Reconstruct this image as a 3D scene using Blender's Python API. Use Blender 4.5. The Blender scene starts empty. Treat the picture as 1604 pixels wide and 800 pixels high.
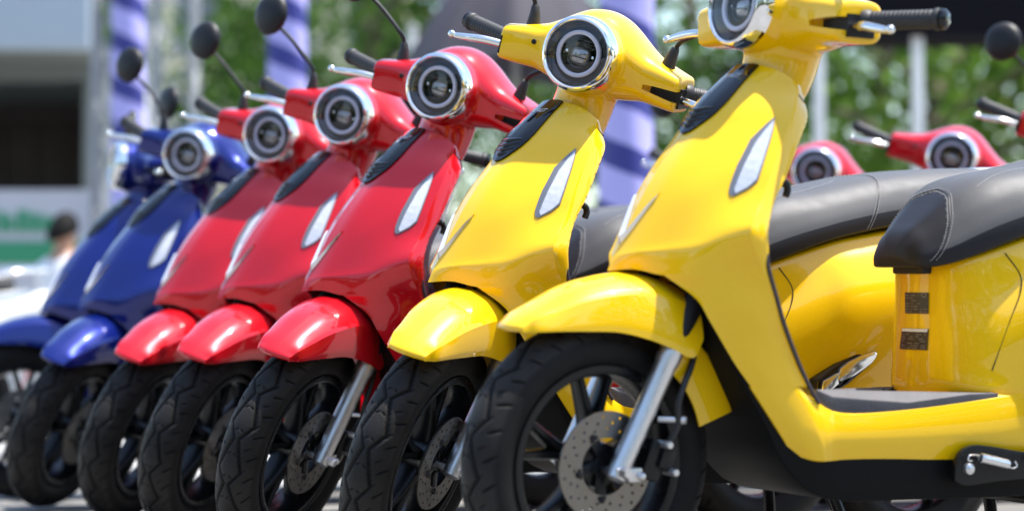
import bpy, bmesh, math, random
import numpy as np
from mathutils import Matrix, Vector
from mathutils.geometry import delaunay_2d_cdt
R = math.radians
random.seed(7)
rng = np.random.default_rng(7)
scene = bpy.context.scene
C = scene.collection

# ---------------------------------------------------------------- camera, sky, sun, exposure
cam = bpy.data.cameras.new('camera')
cam.sensor_width = 36.0
cam.lens = 3738.6 / 1604 * 36.0
cam.clip_start = 0.05
cam.clip_end = 2000
cam.dof.use_dof = True
cam.dof.focus_distance = 5.0
cam.dof.aperture_fstop = 2.1
camo = bpy.data.objects.new('camera', cam)
camo.location = (0, 0, 0.4376)
camo.rotation_euler = (R(90 + 2.636), 0, 0)
C.objects.link(camo)
scene.camera = camo

SUN_EL = 70.0
SUN_AZ = R(4)            # direction to the sun in the ground plane, from +X
sun_dir = Vector((math.cos(SUN_AZ) * math.cos(R(SUN_EL)), math.sin(SUN_AZ) * math.cos(R(SUN_EL)), math.sin(R(SUN_EL))))
w = bpy.data.worlds.new('World')
scene.world = w
w.use_nodes = True
nt = w.node_tree
sky = nt.nodes.new('ShaderNodeTexSky')
sky.sky_type = 'NISHITA'
sky.sun_disc = False
sky.sun_elevation = R(SUN_EL)
sky.sun_rotation = math.atan2(sun_dir.x, sun_dir.y)
sky.air_density = 1.2
sky.dust_density = 1.0
sky.ozone_density = 1.0
bg = nt.nodes['Background']
bg.inputs[1].default_value = 0.14
nt.links.new(sky.outputs[0], bg.inputs[0])
sl = bpy.data.lights.new('sun', 'SUN')
sl.energy = 4.8
sl.angle = R(0.6)
sl.color = (1.0, 0.955, 0.88)
so = bpy.data.objects.new('sun', sl)
so.rotation_euler = sun_dir.to_track_quat('Z', 'Y').to_euler()
C.objects.link(so)
scene.view_settings.view_transform = 'Standard'
scene.view_settings.look = 'None'
scene.view_settings.exposure = 1.22
scene.view_settings.gamma = 1.0
scene.cycles.use_denoising = True
scene.cycles.max_bounces = 8
scene.cycles.caustics_reflective = False
scene.cycles.caustics_refractive = False
scene.cycles.sample_clamp_indirect = 6.0

# ---------------------------------------------------------------- materials
def mat(name, col, rough=0.5, metal=0.0, coat=0.0, spec=0.5, bump=None, var=0.0, vscale=8.0, rvar=0.0, coat_rough=0.03, emit=None, est=0.0):
    m = bpy.data.materials.new(name)
    m.use_nodes = True
    n = m.node_tree
    b = n.nodes['Principled BSDF']
    b.inputs['Base Color'].default_value = (*col, 1)
    b.inputs['Roughness'].default_value = rough
    b.inputs['Metallic'].default_value = metal
    b.inputs['Coat Weight'].default_value = coat
    b.inputs['Coat Roughness'].default_value = coat_rough
    b.inputs['Specular IOR Level'].default_value = spec
    tc = n.nodes.new('ShaderNodeTexCoord')
    if var > 0 or rvar > 0:
        ns = n.nodes.new('ShaderNodeTexNoise')
        ns.inputs['Scale'].default_value = vscale
        ns.inputs['Detail'].default_value = 6
        n.links.new(tc.outputs['Object'], ns.inputs['Vector'])
        if var > 0:
            mp = n.nodes.new('ShaderNodeMapRange')
            mp.inputs['From Min'].default_value = 0.3; mp.inputs['From Max'].default_value = 0.7
            mp.inputs['To Min'].default_value = 1 - var; mp.inputs['To Max'].default_value = 1 + var
            n.links.new(ns.outputs[0], mp.inputs[0])
            mx = n.nodes.new('ShaderNodeVectorMath'); mx.operation = 'SCALE'
            mx.inputs[0].default_value = col
            n.links.new(mp.outputs[0], mx.inputs['Scale'])
            n.links.new(mx.outputs[0], b.inputs['Base Color'])
        if rvar > 0:
            mp2 = n.nodes.new('ShaderNodeMapRange')
            mp2.inputs['From Min'].default_value = 0.3; mp2.inputs['From Max'].default_value = 0.7
            mp2.inputs['To Min'].default_value = max(0, rough - rvar); mp2.inputs['To Max'].default_value = rough + rvar
            n.links.new(ns.outputs[0], mp2.inputs[0])
            n.links.new(mp2.outputs[0], b.inputs['Roughness'])
    if bump:
        sc, st, kind = bump
        if kind == 'voronoi':
            t = n.nodes.new('ShaderNodeTexVoronoi'); t.inputs['Scale'].default_value = sc
        else:
            t = n.nodes.new('ShaderNodeTexNoise'); t.inputs['Scale'].default_value = sc; t.inputs['Detail'].default_value = 4
        n.links.new(tc.outputs['Object'], t.inputs['Vector'])
        bp = n.nodes.new('ShaderNodeBump'); bp.inputs['Strength'].default_value = st; bp.inputs['Distance'].default_value = 0.002
        n.links.new(t.outputs[0], bp.inputs['Height'])
        n.links.new(bp.outputs[0], b.inputs['Normal'])
    if emit:
        b.inputs['Emission Color'].default_value = (*emit, 1); b.inputs['Emission Strength'].default_value = est
    return m

def paint(name, col, metal, rough):
    """automotive paint: base coat with a fine flake, under a clear coat with faint orange peel"""
    m = bpy.data.materials.new(name); m.use_nodes = True
    n = m.node_tree; b = n.nodes['Principled BSDF']
    b.inputs['Metallic'].default_value = metal; b.inputs['Roughness'].default_value = rough
    b.inputs['Coat Weight'].default_value = 1.0; b.inputs['Coat Roughness'].default_value = 0.012; b.inputs['Specular IOR Level'].default_value = 0.12
    tc = n.nodes.new('ShaderNodeTexCoord')
    fl = n.nodes.new('ShaderNodeTexNoise'); fl.inputs['Scale'].default_value = 900; fl.inputs['Detail'].default_value = 2
    n.links.new(tc.outputs['Object'], fl.inputs['Vector'])
    mp = n.nodes.new('ShaderNodeMapRange'); mp.inputs['From Min'].default_value = .3; mp.inputs['From Max'].default_value = .7
    mp.inputs['To Min'].default_value = .92; mp.inputs['To Max'].default_value = 1.08
    n.links.new(fl.outputs[0], mp.inputs[0])
    mx = n.nodes.new('ShaderNodeVectorMath'); mx.operation = 'SCALE'; mx.inputs[0].default_value = col
    n.links.new(mp.outputs[0], mx.inputs['Scale']); n.links.new(mx.outputs[0], b.inputs['Base Color'])
    op = n.nodes.new('ShaderNodeTexNoise'); op.inputs['Scale'].default_value = 55; op.inputs['Detail'].default_value = 3
    n.links.new(tc.outputs['Object'], op.inputs['Vector'])
    bp = n.nodes.new('ShaderNodeBump'); bp.inputs['Strength'].default_value = .01; bp.inputs['Distance'].default_value = .001
    n.links.new(op.outputs[0], bp.inputs['Height']); n.links.new(bp.outputs[0], b.inputs['Coat Normal'])
    return m

def glass(name, tint=(1, 1, 1), refl=1.0, rough=0.0):
    m = bpy.data.materials.new(name); m.use_nodes = True
    n = m.node_tree; n.nodes.clear()
    out = n.nodes.new('ShaderNodeOutputMaterial'); mix = n.nodes.new('ShaderNodeMixShader')
    tr = n.nodes.new('ShaderNodeBsdfTransparent'); tr.inputs[0].default_value = (*tint, 1)
    gl = n.nodes.new('ShaderNodeBsdfGlossy'); gl.inputs['Roughness'].default_value = rough
    lw = n.nodes.new('ShaderNodeLayerWeight'); lw.inputs[0].default_value = .5
    pw = n.nodes.new('ShaderNodeMath'); pw.operation = 'POWER'; pw.inputs[1].default_value = 5; n.links.new(lw.outputs['Facing'], pw.inputs[0])
    fr = n.nodes.new('ShaderNodeMath'); fr.operation = 'MULTIPLY_ADD'; fr.inputs[1].default_value = .92; fr.inputs[2].default_value = .05; n.links.new(pw.outputs[0], fr.inputs[0])
    n.links.new(fr.outputs[0], mix.inputs[0]); n.links.new(tr.outputs[0], mix.inputs[1]); n.links.new(gl.outputs[0], mix.inputs[2])
    n.links.new(mix.outputs[0], out.inputs[0])
    return m

PAINT = {
    'yellow': paint('paint_yellow', (0.90, 0.535, 0.002), 0.0, 0.36),
    'red': paint('paint_red', (0.58, 0.004, 0.012), 0.32, 0.30),
    'blue': paint('paint_blue', (0.002, 0.011, 0.150), 0.45, 0.28),
    'white': paint('paint_white', (0.80, 0.80, 0.78), 0.0, 0.4),
}
M = {
    'chrome': mat('chrome', (0.86, 0.87, 0.88), 0.045, 1.0, rvar=0.02, vscale=20),
    'alu': mat('brushed_aluminium', (0.66, 0.66, 0.67), 0.40, 1.0, rvar=0.08, vscale=40),
    'lever': mat('polished_lever', (0.80, 0.80, 0.78), 0.16, 1.0),
    'steel': mat('disc_steel', (0.21, 0.195, 0.175), 0.36, 1.0, var=0.08, vscale=60, rvar=0.06),
    'gloss_black': mat('gloss_black', (0.004, 0.004, 0.005), 0.05, 0.0, spec=0.42),
    'rim_black': mat('rim_black', (0.006, 0.006, 0.007), 0.30, 0.0, spec=0.3, rvar=0.08, vscale=20),
    'plastic': mat('black_plastic', (0.010, 0.010, 0.012), 0.45, spec=0.3, bump=(500, 0.25, 'noise'), rvar=0.07, vscale=12),
    'belly': mat('belly_plastic', (0.0045, 0.0045, 0.005), 0.5, spec=0.10, bump=(350, 0.2, 'noise')),
    'rubber': mat('grip_rubber', (0.016, 0.016, 0.018), 0.55, bump=(220, 0.12, 'voronoi')),
    'tyre': mat('tyre_rubber', (0.013, 0.0125, 0.0125), 0.6, spec=0.18, var=0.22, vscale=9, rvar=0.10, bump=(160, 0.25, 'noise')),
    'groove': mat('dark_gap', (0.004, 0.004, 0.004), 0.8),
    'seat': mat('seat_vinyl', (0.060, 0.060, 0.064), 0.52, spec=0.4, bump=(900, 0.22, 'voronoi'), rvar=0.05, vscale=30),
    'skirt': mat('seat_smooth_vinyl', (0.012, 0.0115, 0.015), 0.46, spec=0.3, bump=(300, 0.15, 'noise')),
    'thread': mat('white_thread', (0.36, 0.36, 0.37), 0.7),
    'mat': mat('floor_mat_rubber', (0.075, 0.072, 0.080), 0.6, spec=0.3, var=0.18, vscale=14, bump=(120, 0.4, 'noise')),
    'trim': mat('edge_trim', (0.030, 0.022, 0.035), 0.35),
    'lamp_grey': mat('lamp_surround', (0.22, 0.22, 0.23), 0.3, 0.6),
    'lamp_white': mat('lamp_reflector', (0.66, 0.67, 0.71), 0.22, 0.25, bump=(75, 0.35, 'voronoi')),
    'lamp_lens': glass('clear_lens'),
    'headglass': glass('headlight_glass', (0.96, 0.97, 1.0)),
    'drl': mat('light_guide', (0.60, 0.58, 0.68), 0.35, 0.0, coat=0.5),
    'bowl': mat('dark_reflector', (0.055, 0.055, 0.062), 0.10, 0.7),
    'projector': mat('projector_glass', (0.30, 0.29, 0.29), 0.06, 0.55, coat=1.0, bump=(90, 0.5, 'voronoi')),
    'mirror': mat('mirror_glass', (0.85, 0.86, 0.87), 0.02, 1.0),
    'sticker': mat('sticker_dark', (0.018, 0.011, 0.010), 0.35),
    'print': mat('sticker_print', (0.25, 0.21, 0.19), 0.5),
    'letter': mat('letter_silver', (0.80, 0.80, 0.82), 0.45, 0.0),
    'emblem': mat('emblem_silver', (0.86, 0.86, 0.87), 0.28, 0.65),
    'red_lamp': mat('tail_red', (0.45, 0.01, 0.01), 0.12, coat=1.0),
    'spring': mat('spring_steel', (0.75, 0.75, 0.77), 0.22, 1.0),
    'hose': mat('hose_rubber', (0.012, 0.012, 0.013), 0.5),
}

def tyre_wear_shade(m):
    # dusty brown-grey tread blocks, clean sidewalls; grooves painted blacker to deepen their shade
    n = m.node_tree; b = n.nodes['Principled BSDF']
    at_ = n.nodes.new('ShaderNodeAttribute'); at_.attribute_name = 'wear_shade'
    tc = n.nodes.new('ShaderNodeTexCoord'); ns = n.nodes.new('ShaderNodeTexNoise'); ns.inputs['Scale'].default_value = 14; ns.inputs['Detail'].default_value = 8
    n.links.new(tc.outputs['Object'], ns.inputs['Vector'])
    mu = n.nodes.new('ShaderNodeMath'); mu.operation = 'MULTIPLY'; n.links.new(at_.outputs['Fac'], mu.inputs[0])
    mp = n.nodes.new('ShaderNodeMapRange'); mp.inputs['From Min'].default_value = .3; mp.inputs['From Max'].default_value = .65; mp.inputs['To Min'].default_value = .45; mp.inputs['To Max'].default_value = 1.0
    n.links.new(ns.outputs[0], mp.inputs[0]); n.links.new(mp.outputs[0], mu.inputs[1])
    r = n.nodes.new('ShaderNodeValToRGB'); r.color_ramp.elements[0].color = (.0035, .0035, .004, 1); r.color_ramp.elements[1].color = (.030, .027, .0255, 1)
    n.links.new(mu.outputs[0], r.inputs[0]); n.links.new(r.outputs[0], b.inputs['Base Color'])
tyre_wear_shade(M['tyre'])

# ---------------------------------------------------------------- mesh helpers
def cr(P, n):
    P = np.asarray(P, float); k = len(P)
    Q = np.concatenate([[2 * P[0] - P[1]], P, [2 * P[-1] - P[-2]]])
    out = []
    for i in range(k - 1):
        p0, p1, p2, p3 = Q[i:i + 4]
        for t in np.arange(n) / n:
            out.append(.5 * ((2 * p1) + (-p0 + p2) * t + (2 * p0 - 5 * p1 + 4 * p2 - p3) * t * t + (-p0 + 3 * p1 - 3 * p2 + p3) * t ** 3))
    out.append(P[-1])
    return np.array(out)
def grid(P, nu, nv):
    return cr(cr(np.asarray(P, float), nu).swapaxes(0, 1), nv).swapaxes(0, 1)

class MB:
    def __init__(s): s.v = []; s.f = []
    def add(s, v, f):
        o = len(s.v); s.v += [tuple(map(float, p)) for p in v]; s.f += [tuple(i + o for i in q) for q in f]; return s
    def grid(s, G, cu=False, cv=False, cap=False):
        n, m = G.shape[:2]; f = []
        for i in range(n if cu else n - 1):
            for j in range(m if cv else m - 1):
                a = i * m + j; b = ((i + 1) % n) * m + j; c = ((i + 1) % n) * m + (j + 1) % m; d = i * m + (j + 1) % m
                f.append((a, b, c, d))
        if cap and cv:
            f.append(tuple(range(m))[::-1]); f.append(tuple((n - 1) * m + j for j in range(m)))
        return s.add(G.reshape(-1, 3), f)
    def mirror(s):
        n = len(s.v)
        s.v += [(x, -y, z) for x, y, z in s.v[:n]]
        s.f += [tuple(i + n for i in q)[::-1] for q in s.f[:]]
        return s
    def tube(s, path, rad, seg=12, caps=True):
        path = np.asarray(path, float); k = len(path)
        rad = np.broadcast_to(np.asarray(rad, float), (k,))
        T = np.gradient(path, axis=0); T /= np.linalg.norm(T, axis=1)[:, None] + 1e-12
        up = np.array([0, 0, 1.]) if abs(T[0][2]) < .9 else np.array([1., 0, 0])
        G = np.empty((k, seg, 3)); a = np.linspace(0, 2 * np.pi, seg, endpoint=False)
        u = up - T[0] * (up @ T[0]); u /= np.linalg.norm(u)
        for i in range(k):
            u = u - T[i] * (u @ T[i]); u /= np.linalg.norm(u); w_ = np.cross(T[i], u)
            G[i] = path[i] + rad[i] * (np.cos(a)[:, None] * u + np.sin(a)[:, None] * w_)
        return s.grid(G, cv=True, cap=caps)
    def lathe(s, prof, c, ax, seg=48, closed=False):
        """prof: (radius, offset along ax)"""
        c = np.asarray(c, float); ax = np.asarray(ax, float); ax /= np.linalg.norm(ax)
        up = np.array([0, 0, 1.]) if abs(ax[2]) < .9 else np.array([1., 0, 0])
        u = up - ax * (up @ ax); u /= np.linalg.norm(u); v = np.cross(ax, u)
        a = np.linspace(0, 2 * np.pi, seg, endpoint=False)
        G = np.array([[c + ax * o + r * (math.cos(t) * u + math.sin(t) * v) for t in a] for r, o in prof])
        return s.grid(G, cu=closed, cv=True)
    def box(s, c, size, rot=None):
        sx, sy, sz = [d / 2 for d in size]
        v = np.array([(-sx, -sy, -sz), (sx, -sy, -sz), (sx, sy, -sz), (-sx, sy, -sz), (-sx, -sy, sz), (sx, -sy, sz), (sx, sy, sz), (-sx, sy, sz)])
        if rot is not None: v = v @ np.array(rot).T
        return s.add(v + np.asarray(c), [(0, 3, 2, 1), (4, 5, 6, 7), (0, 1, 5, 4), (1, 2, 6, 5), (2, 3, 7, 6), (3, 0, 4, 7)])
    def bar(s, a, b, wy, wz):
        """box bar from a to b; wy across, wz other"""
        a = np.asarray(a, float); b = np.asarray(b, float); d = b - a; L = np.linalg.norm(d); d /= L
        up = np.array([0, 1., 0]) if abs(d[1]) < .9 else np.array([1., 0, 0])
        v = up - d * (up @ d); v /= np.linalg.norm(v); w_ = np.cross(d, v)
        return s.box((a + b) / 2, (L, wy, wz), np.stack([d, v, w_], 1))
    def mesh(s, name, sharp=40, merge=1e-5, bevel=0, mods=None, recalc=True):
        me = bpy.data.meshes.new(name)
        me.from_pydata(s.v, [], s.f)
        bm = bmesh.new(); bm.from_mesh(me)
        if merge: bmesh.ops.remove_doubles(bm, verts=bm.verts, dist=merge)
        if recalc: bmesh.ops.recalc_face_normals(bm, faces=bm.faces)
        if bevel:
            es = [e for e in bm.edges if len(e.link_faces) == 2 and e.calc_face_angle(0) > R(35)]
            bmesh.ops.bevel(bm, geom=es, offset=bevel, segments=2, affect='EDGES', profile=.6)
        bm.to_mesh(me); bm.free()
        if mods: me = bake(me, mods)
        me.polygons.foreach_set('use_smooth', [True] * len(me.polygons))
        me.set_sharp_from_angle(angle=R(sharp))
        return me

def bake(me, mods):
    o = bpy.data.objects.new('tmp', me); C.objects.link(o)
    for t, kw in mods:
        m = o.modifiers.new(t, t)
        for k, v in kw.items(): setattr(m, k, v)
    dg = bpy.context.evaluated_depsgraph_get(); dg.update()
    r = bpy.data.meshes.new_from_object(o.evaluated_get(dg)); r.name = me.name
    bpy.data.objects.remove(o)
    return r

def text_mesh(txt, size):
    cu = bpy.data.curves.new('t', 'FONT'); cu.body = txt; cu.size = size; cu.align_x = 'CENTER'; cu.align_y = 'CENTER'; cu.resolution_u = 3
    o = bpy.data.objects.new('t', cu); C.objects.link(o)
    dg = bpy.context.evaluated_depsgraph_get(); dg.update()
    me = bpy.data.meshes.new_from_object(o.evaluated_get(dg))
    v = np.array([tuple(p.co) for p in me.vertices]); f = [tuple(p.vertices) for p in me.polygons]
    bpy.data.objects.remove(o); bpy.data.meshes.remove(me)
    return v, f

def prism(poly, y0, y1, bevel=0):
    """polygon in xz extruded over y"""
    m = MB(); n = len(poly)
    m.add([(x, y0, z) for x, z in poly] + [(x, y1, z) for x, z in poly],
          [tuple(range(n)), tuple(range(2 * n - 1, n - 1, -1))] + [(i, (i + 1) % n, n + (i + 1) % n, n + i) for i in range(n)])
    return m

def obj(name, me, m, parent=None):
    o = bpy.data.objects.new(name, me); C.objects.link(o); o.parent = parent
    if m is not None:
        if not me.materials: me.materials.append(None)
        if m == 'PAINT':
            o.material_slots[0].link = 'OBJECT'; o['painted'] = 1
        else: me.materials[0] = M[m] if isinstance(m, str) else m
    return o
def tag(o, label, cat, group=None):
    o['label'] = label; o['category'] = cat
    if group: o['group'] = group
    return o
def struct(o): o['kind'] = 'structure'; return o

# ================================================================ the setting
def ground_material(name, c0, c1, rough):
    m = mat(name, c0, rough)
    n = m.node_tree; b = n.nodes['Principled BSDF']
    tc = n.nodes.new('ShaderNodeTexCoord')
    a = n.nodes.new('ShaderNodeTexNoise'); a.inputs['Scale'].default_value = 0.9; a.inputs['Detail'].default_value = 8
    c = n.nodes.new('ShaderNodeTexNoise'); c.inputs['Scale'].default_value = 60; c.inputs['Detail'].default_value = 6
    for t in (a, c): n.links.new(tc.outputs['Object'], t.inputs['Vector'])
    r = n.nodes.new('ShaderNodeValToRGB')
    r.color_ramp.elements[0].position = .3; r.color_ramp.elements[0].color = (*c0, 1)
    r.color_ramp.elements[1].position = .7; r.color_ramp.elements[1].color = (*c1, 1)
    mx = n.nodes.new('ShaderNodeMix'); mx.data_type = 'FLOAT'; mx.inputs[0].default_value = .35
    n.links.new(a.outputs[0], mx.inputs[2]); n.links.new(c.outputs[0], mx.inputs[3])
    n.links.new(mx.outputs[0], r.inputs[0]); n.links.new(r.outputs[0], b.inputs['Base Color'])
    bp = n.nodes.new('ShaderNodeBump'); bp.inputs['Strength'].default_value = .4; bp.inputs['Distance'].default_value = .004
    n.links.new(c.outputs[0], bp.inputs['Height']); n.links.new(bp.outputs[0], b.inputs['Normal'])
    return m
g = MB().grid(np.array([[(x, y, 0) for y in np.linspace(-300, 900, 13)] for x in np.linspace(-600, 600, 13)]))
gnd = struct(obj('ground', g.mesh('ground'), ground_material('asphalt', (.12, .119, .117), (.20, .196, .19), .85)))
rd = np.array((-.456, .890)); rn = np.array((.890, .456))      # along the row of scooters, and towards their rear
def rowpt(a, b, z): p = rd * a + rn * b; return (p[0], p[1], z)
pave = MB().add([rowpt(7.6, 3.3, .004), rowpt(60, 3.3, .004), rowpt(60, 46, .004), rowpt(7.6, 46, .004)], [(0, 1, 2, 3)])
pv_ = struct(obj('pavement', pave.mesh('pavement', recalc=False), ground_material('concrete_paving', (.27, .265, .255), (.44, .435, .42), .8)))
kp = MB()
for k in range(-60, 80):
    a0 = k * .5
    kp = MB().add([rowpt(a0 + .006, 3.18, -.02), rowpt(a0 + .494, 3.18, -.02), rowpt(a0 + .494, 3.296, -.02), rowpt(a0 + .006, 3.296, -.02), rowpt(a0 + .006, 3.18, .006), rowpt(a0 + .494, 3.18, .006), rowpt(a0 + .494, 3.296, .006), rowpt(a0 + .006, 3.296, .006)], [(0, 3, 2, 1), (4, 5, 6, 7), (0, 1, 5, 4), (1, 2, 6, 5), (2, 3, 7, 6), (3, 0, 4, 7)])
    if 16 <= k < 50: obj('edging_stone', kp.mesh('edging_stone', bevel=.003), pv_.material_slots[0].material, pv_)
# ---------------------------------------------------------------- surroundings, far to near
def at(u, v, Y):
    """world point at depth Y for a position in the photograph (1604 x 800), used to measure the place"""
    return np.array(((u - 802) / 3738.6 * Y, Y, .4376 + (572.1 - v) / 3738.6 * Y))
B = {
    'white_wall': mat('painted_render', (0.62, 0.63, 0.64), 0.7, var=0.06, vscale=1.5),
    'pale_panel': mat('pale_fascia', (0.36, 0.42, 0.48), 0.5, var=0.05, vscale=1.0),
    'soffit': mat('grey_soffit', (0.16, 0.18, 0.17), 0.6, var=0.08, vscale=2.0),
    'dark_wood': mat('dark_brown_boards', (0.045, 0.032, 0.028), 0.6, var=0.2, vscale=3.0),
    'steel': mat('galvanised', (0.30, 0.31, 0.32), 0.6, 0.2, var=0.1, vscale=6),
    'cream': mat('cream_render', (0.62, 0.57, 0.42), 0.75, var=0.07, vscale=1.0),
    'window': mat('window_glass', (0.05, 0.06, 0.07), 0.08, 0.0, coat=1.0),
    'post': mat('white_post', (0.66, 0.66, 0.64), 0.45, var=0.05, vscale=3),
    'canopy_black': mat('black_canvas', (0.006, 0.0055, 0.008), 0.85, spec=0.1, bump=(60, .3, 'noise')),
    'umbrella': mat('umbrella_cloth', (0.032, 0.029, 0.042), 0.8, bump=(120, .2, 'noise')),
    'banner': mat('banner_white', (0.46, 0.46, 0.50), 0.55, var=0.04, vscale=2),
    'banner_green': mat('banner_green', (0.03, 0.24, 0.12), 0.55),
    'bark': mat('bark', (0.10, 0.075, 0.055), 0.85, var=0.3, vscale=10, bump=(20, .8, 'noise')),
    'skin': mat('skin', (0.42, 0.23, 0.15), 0.5), 'hair': mat('black_hair', (0.004, 0.0035, 0.0035), 0.7, spec=.15),
    'shirt': mat('white_shirt', (0.70, 0.71, 0.74), 0.8, bump=(40, .5, 'noise')), 'trousers': mat('dark_trousers', (0.02, 0.022, 0.03), 0.8),
    'stool': mat('stool_plastic', (0.45, 0.03, 0.03), 0.4), 'kerb': mat('kerb_concrete', (0.36, 0.35, 0.33), 0.85, var=.12, vscale=5, bump=(40, .4, 'noise')),
    'blue_box': mat('blue_panel', (0.10, 0.28, 0.50), 0.5),
}
def leaf_mat(name, c0, c1):
    m = mat(name, c0, 0.6, spec=0.12)
    n = m.node_tree; b = n.nodes['Principled BSDF']
    g_ = n.nodes.new('ShaderNodeNewGeometry'); r = n.nodes.new('ShaderNodeValToRGB')
    r.color_ramp.elements[0].color = (*c0, 1); r.color_ramp.elements[1].color = (*c1, 1)
    n.links.new(g_.outputs['Random Per Island'], r.inputs[0]); n.links.new(r.outputs[0], b.inputs['Base Color'])
    tr = n.nodes.new('ShaderNodeBsdfTranslucent'); n.links.new(r.outputs[0], tr.inputs[0])
    mx = n.nodes.new('ShaderNodeMixShader'); mx.inputs[0].default_value = .4
    out = n.nodes['Material Output']
    n.links.new(b.outputs[0], mx.inputs[1]); n.links.new(tr.outputs[0], mx.inputs[2]); n.links.new(mx.outputs[0], out.inputs[0])
    return m
LEAF = [leaf_mat('leaves_mid', (.034, .085, .009), (.13, .23, .030)), leaf_mat('leaves_deep', (.016, .050, .008), (.070, .14, .020)), leaf_mat('leaves_light', (.065, .12, .016), (.19, .26, .048))]
def thing(name, label, cat, loc=(0, 0, 0), group=None):
    o = bpy.data.objects.new(name, None); C.objects.link(o); o.location = loc
    return tag(o, label, cat, group)
def tree(x, y, h, rx, rz, seed, leafm, label, n=3400, lean=0.0, lf=.11):
    r = np.random.default_rng(seed); root = thing('tree', label, 'tree', (x, y, 0), 'trees behind the scooters')
    zc = h - rz
    tk = MB().tube(cr(np.array([(0, 0, -.1), (.06 * r.normal(), .05, h * .25), (lean * .4, .05 * r.normal(), h * .5), (lean, 0, h * .82)]), 5), np.linspace(.03 * h, .008 * h, 16), 10)
    for k in range(9):
        a = r.uniform(0, 6.28); z0 = h * r.uniform(.32, .7); z1 = z0 + rz * r.uniform(.25, .8)
        tk.tube(cr(np.array([(lean * z0 / h, 0, z0), (.35 * rx * math.cos(a), .35 * rx * math.sin(a), (z0 + z1) / 2 + .1), (.8 * rx * math.cos(a), .8 * rx * math.sin(a), z1)]), 4), np.linspace(.012 * h, .003 * h, 9), 7)
    obj('trunk', tk.mesh('trunk', merge=0), B['bark'], root)
    # clumps of leaves in the crown's volume
    nc = 46; ctr = []
    while len(ctr) < nc:
        p = r.uniform(-1, 1, 3)
        d = np.linalg.norm(p)
        if .25 < d < 1: ctr.append(p * np.array([rx, rx, rz]) + np.array([lean, 0, zc]))
    ctr = np.array(ctr); cs = r.uniform(.16, .34, nc) * (rx + rz) / 2
    ci = r.integers(0, nc, n)
    pos = ctr[ci] + r.normal(size=(n, 3)) * cs[ci][:, None] * .62
    A = r.normal(size=(n, 3)); A /= np.linalg.norm(A, axis=1)[:, None]; Bv = np.cross(A, r.normal(size=(n, 3))); Bv /= np.linalg.norm(Bv, axis=1)[:, None]
    L = lf * r.uniform(.6, 1.4, n)[:, None]
    V = np.stack([pos - A * L, pos + Bv * L * .45, pos + A * L, pos - Bv * L * .45], 1).reshape(-1, 3)
    me = bpy.data.meshes.new('crown'); me.from_pydata([tuple(p) for p in V], [], [(4 * i, 4 * i + 1, 4 * i + 2, 4 * i + 3) for i in range(n)])
    obj('crown', me, leafm, root)
    return root
# trees on the right and in the middle
tree(4.6, 26.0, 5.4, 2.3, 2.0, 11, LEAF[0], 'mid green bushy tree behind the white posts, right of centre')
tree(7.4, 27.5, 5.8, 2.4, 2.3, 12, LEAF[2], 'pale green tree at the right edge under the black canopy')
tree(2.2, 29.0, 6.2, 2.3, 2.4, 13, LEAF[1], 'deep green tree between the two yellow scooters')
tree(9.6, 33.0, 7.0, 2.8, 2.8, 14, LEAF[1], 'tall dark tree farthest to the right')
tree(5.6, 36.0, 7.6, 3.0, 2.9, 15, LEAF[0], 'tall green tree behind the row of white posts')
tree(-1.9, 31.0, 6.8, 2.3, 2.4, 16, LEAF[1], 'dark green tree over the red scooters, left of the umbrella')
tree(-7.9, 40.0, 8.6, 1.6, 2.6, 17, LEAF[0], 'slender green tree behind the left striped pillar')
tree(-4.6, 44.0, 8.0, 1.5, 2.2, 19, LEAF[1], 'dark green tree in front of the cream house')
tree(0.4, 40.0, 8.4, 3.0, 3.0, 18, LEAF[0], 'green tree behind the dark umbrella')
# added wood, unseen behind the camera: one leaf mass that darkens the reflections
r = np.random.default_rng(77); wood = MB(); V = []
for k, (x, y, h) in enumerate(((-15, -16, 8), (-9.5, -15, 7.2), (-4.5, -17, 8.4), (.5, -15.5, 7.6), (5.5, -17, 8.2), (10.5, -15, 7.4), (15.5, -16.5, 8), (-20, -9, 8), (20, -11, 8), (21, -5, 7.5), (22, 2, 8), (-20, -3, 7.5))):
    n = 4600; p = r.normal(size=(n, 3)); p *= (r.uniform(.3, 1, n) ** .5 / np.linalg.norm(p, axis=1))[:, None]; p = p * np.array((3.0, 3.0, 3.1)) + np.array((x, y, h - 3.2))
    p[2400:] = np.array((x, y, 0)) + np.stack([r.uniform(-3.4, 3.4, n - 2400), r.uniform(-3, 3, n - 2400), r.uniform(0, 2.6, n - 2400)], 1)
    a = r.normal(size=(n, 3)); a /= np.linalg.norm(a, axis=1)[:, None]; b = np.cross(a, r.normal(size=(n, 3))); b /= np.linalg.norm(b, axis=1)[:, None]; L = .17 * r.uniform(.7, 1.4, n)[:, None]
    V.append(np.stack([p - a * L, p + b * L * .5, p + a * L, p - b * L * .5], 1).reshape(-1, 3))
V = np.concatenate(V)
me = bpy.data.meshes.new('wood'); me.from_pydata([tuple(p) for p in V], [], [(4 * i, 4 * i + 1, 4 * i + 2, 4 * i + 3) for i in range(len(V) // 4)])
wd_ = obj('added_wood', me, LEAF[1]); wd_['kind'] = 'stuff'; wd_['label'] = 'dark green mass of leaves added behind the camera to darken reflections'; wd_['category'] = 'wood'
hedge = thing('hedge', 'low green hedge along the far side of the square', 'hedge', (4.5, 24.0, 0))
r = np.random.default_rng(5); n = 4200
pos = np.stack([r.uniform(-6.5, 8.5, n), r.normal(0, .35, n), np.abs(r.normal(0, .55, n)) * (1 + .4 * np.sin(r.uniform(0, 6, n)))], 1); pos[:, 2] = np.clip(pos[:, 2], 0, 1.55)
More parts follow.
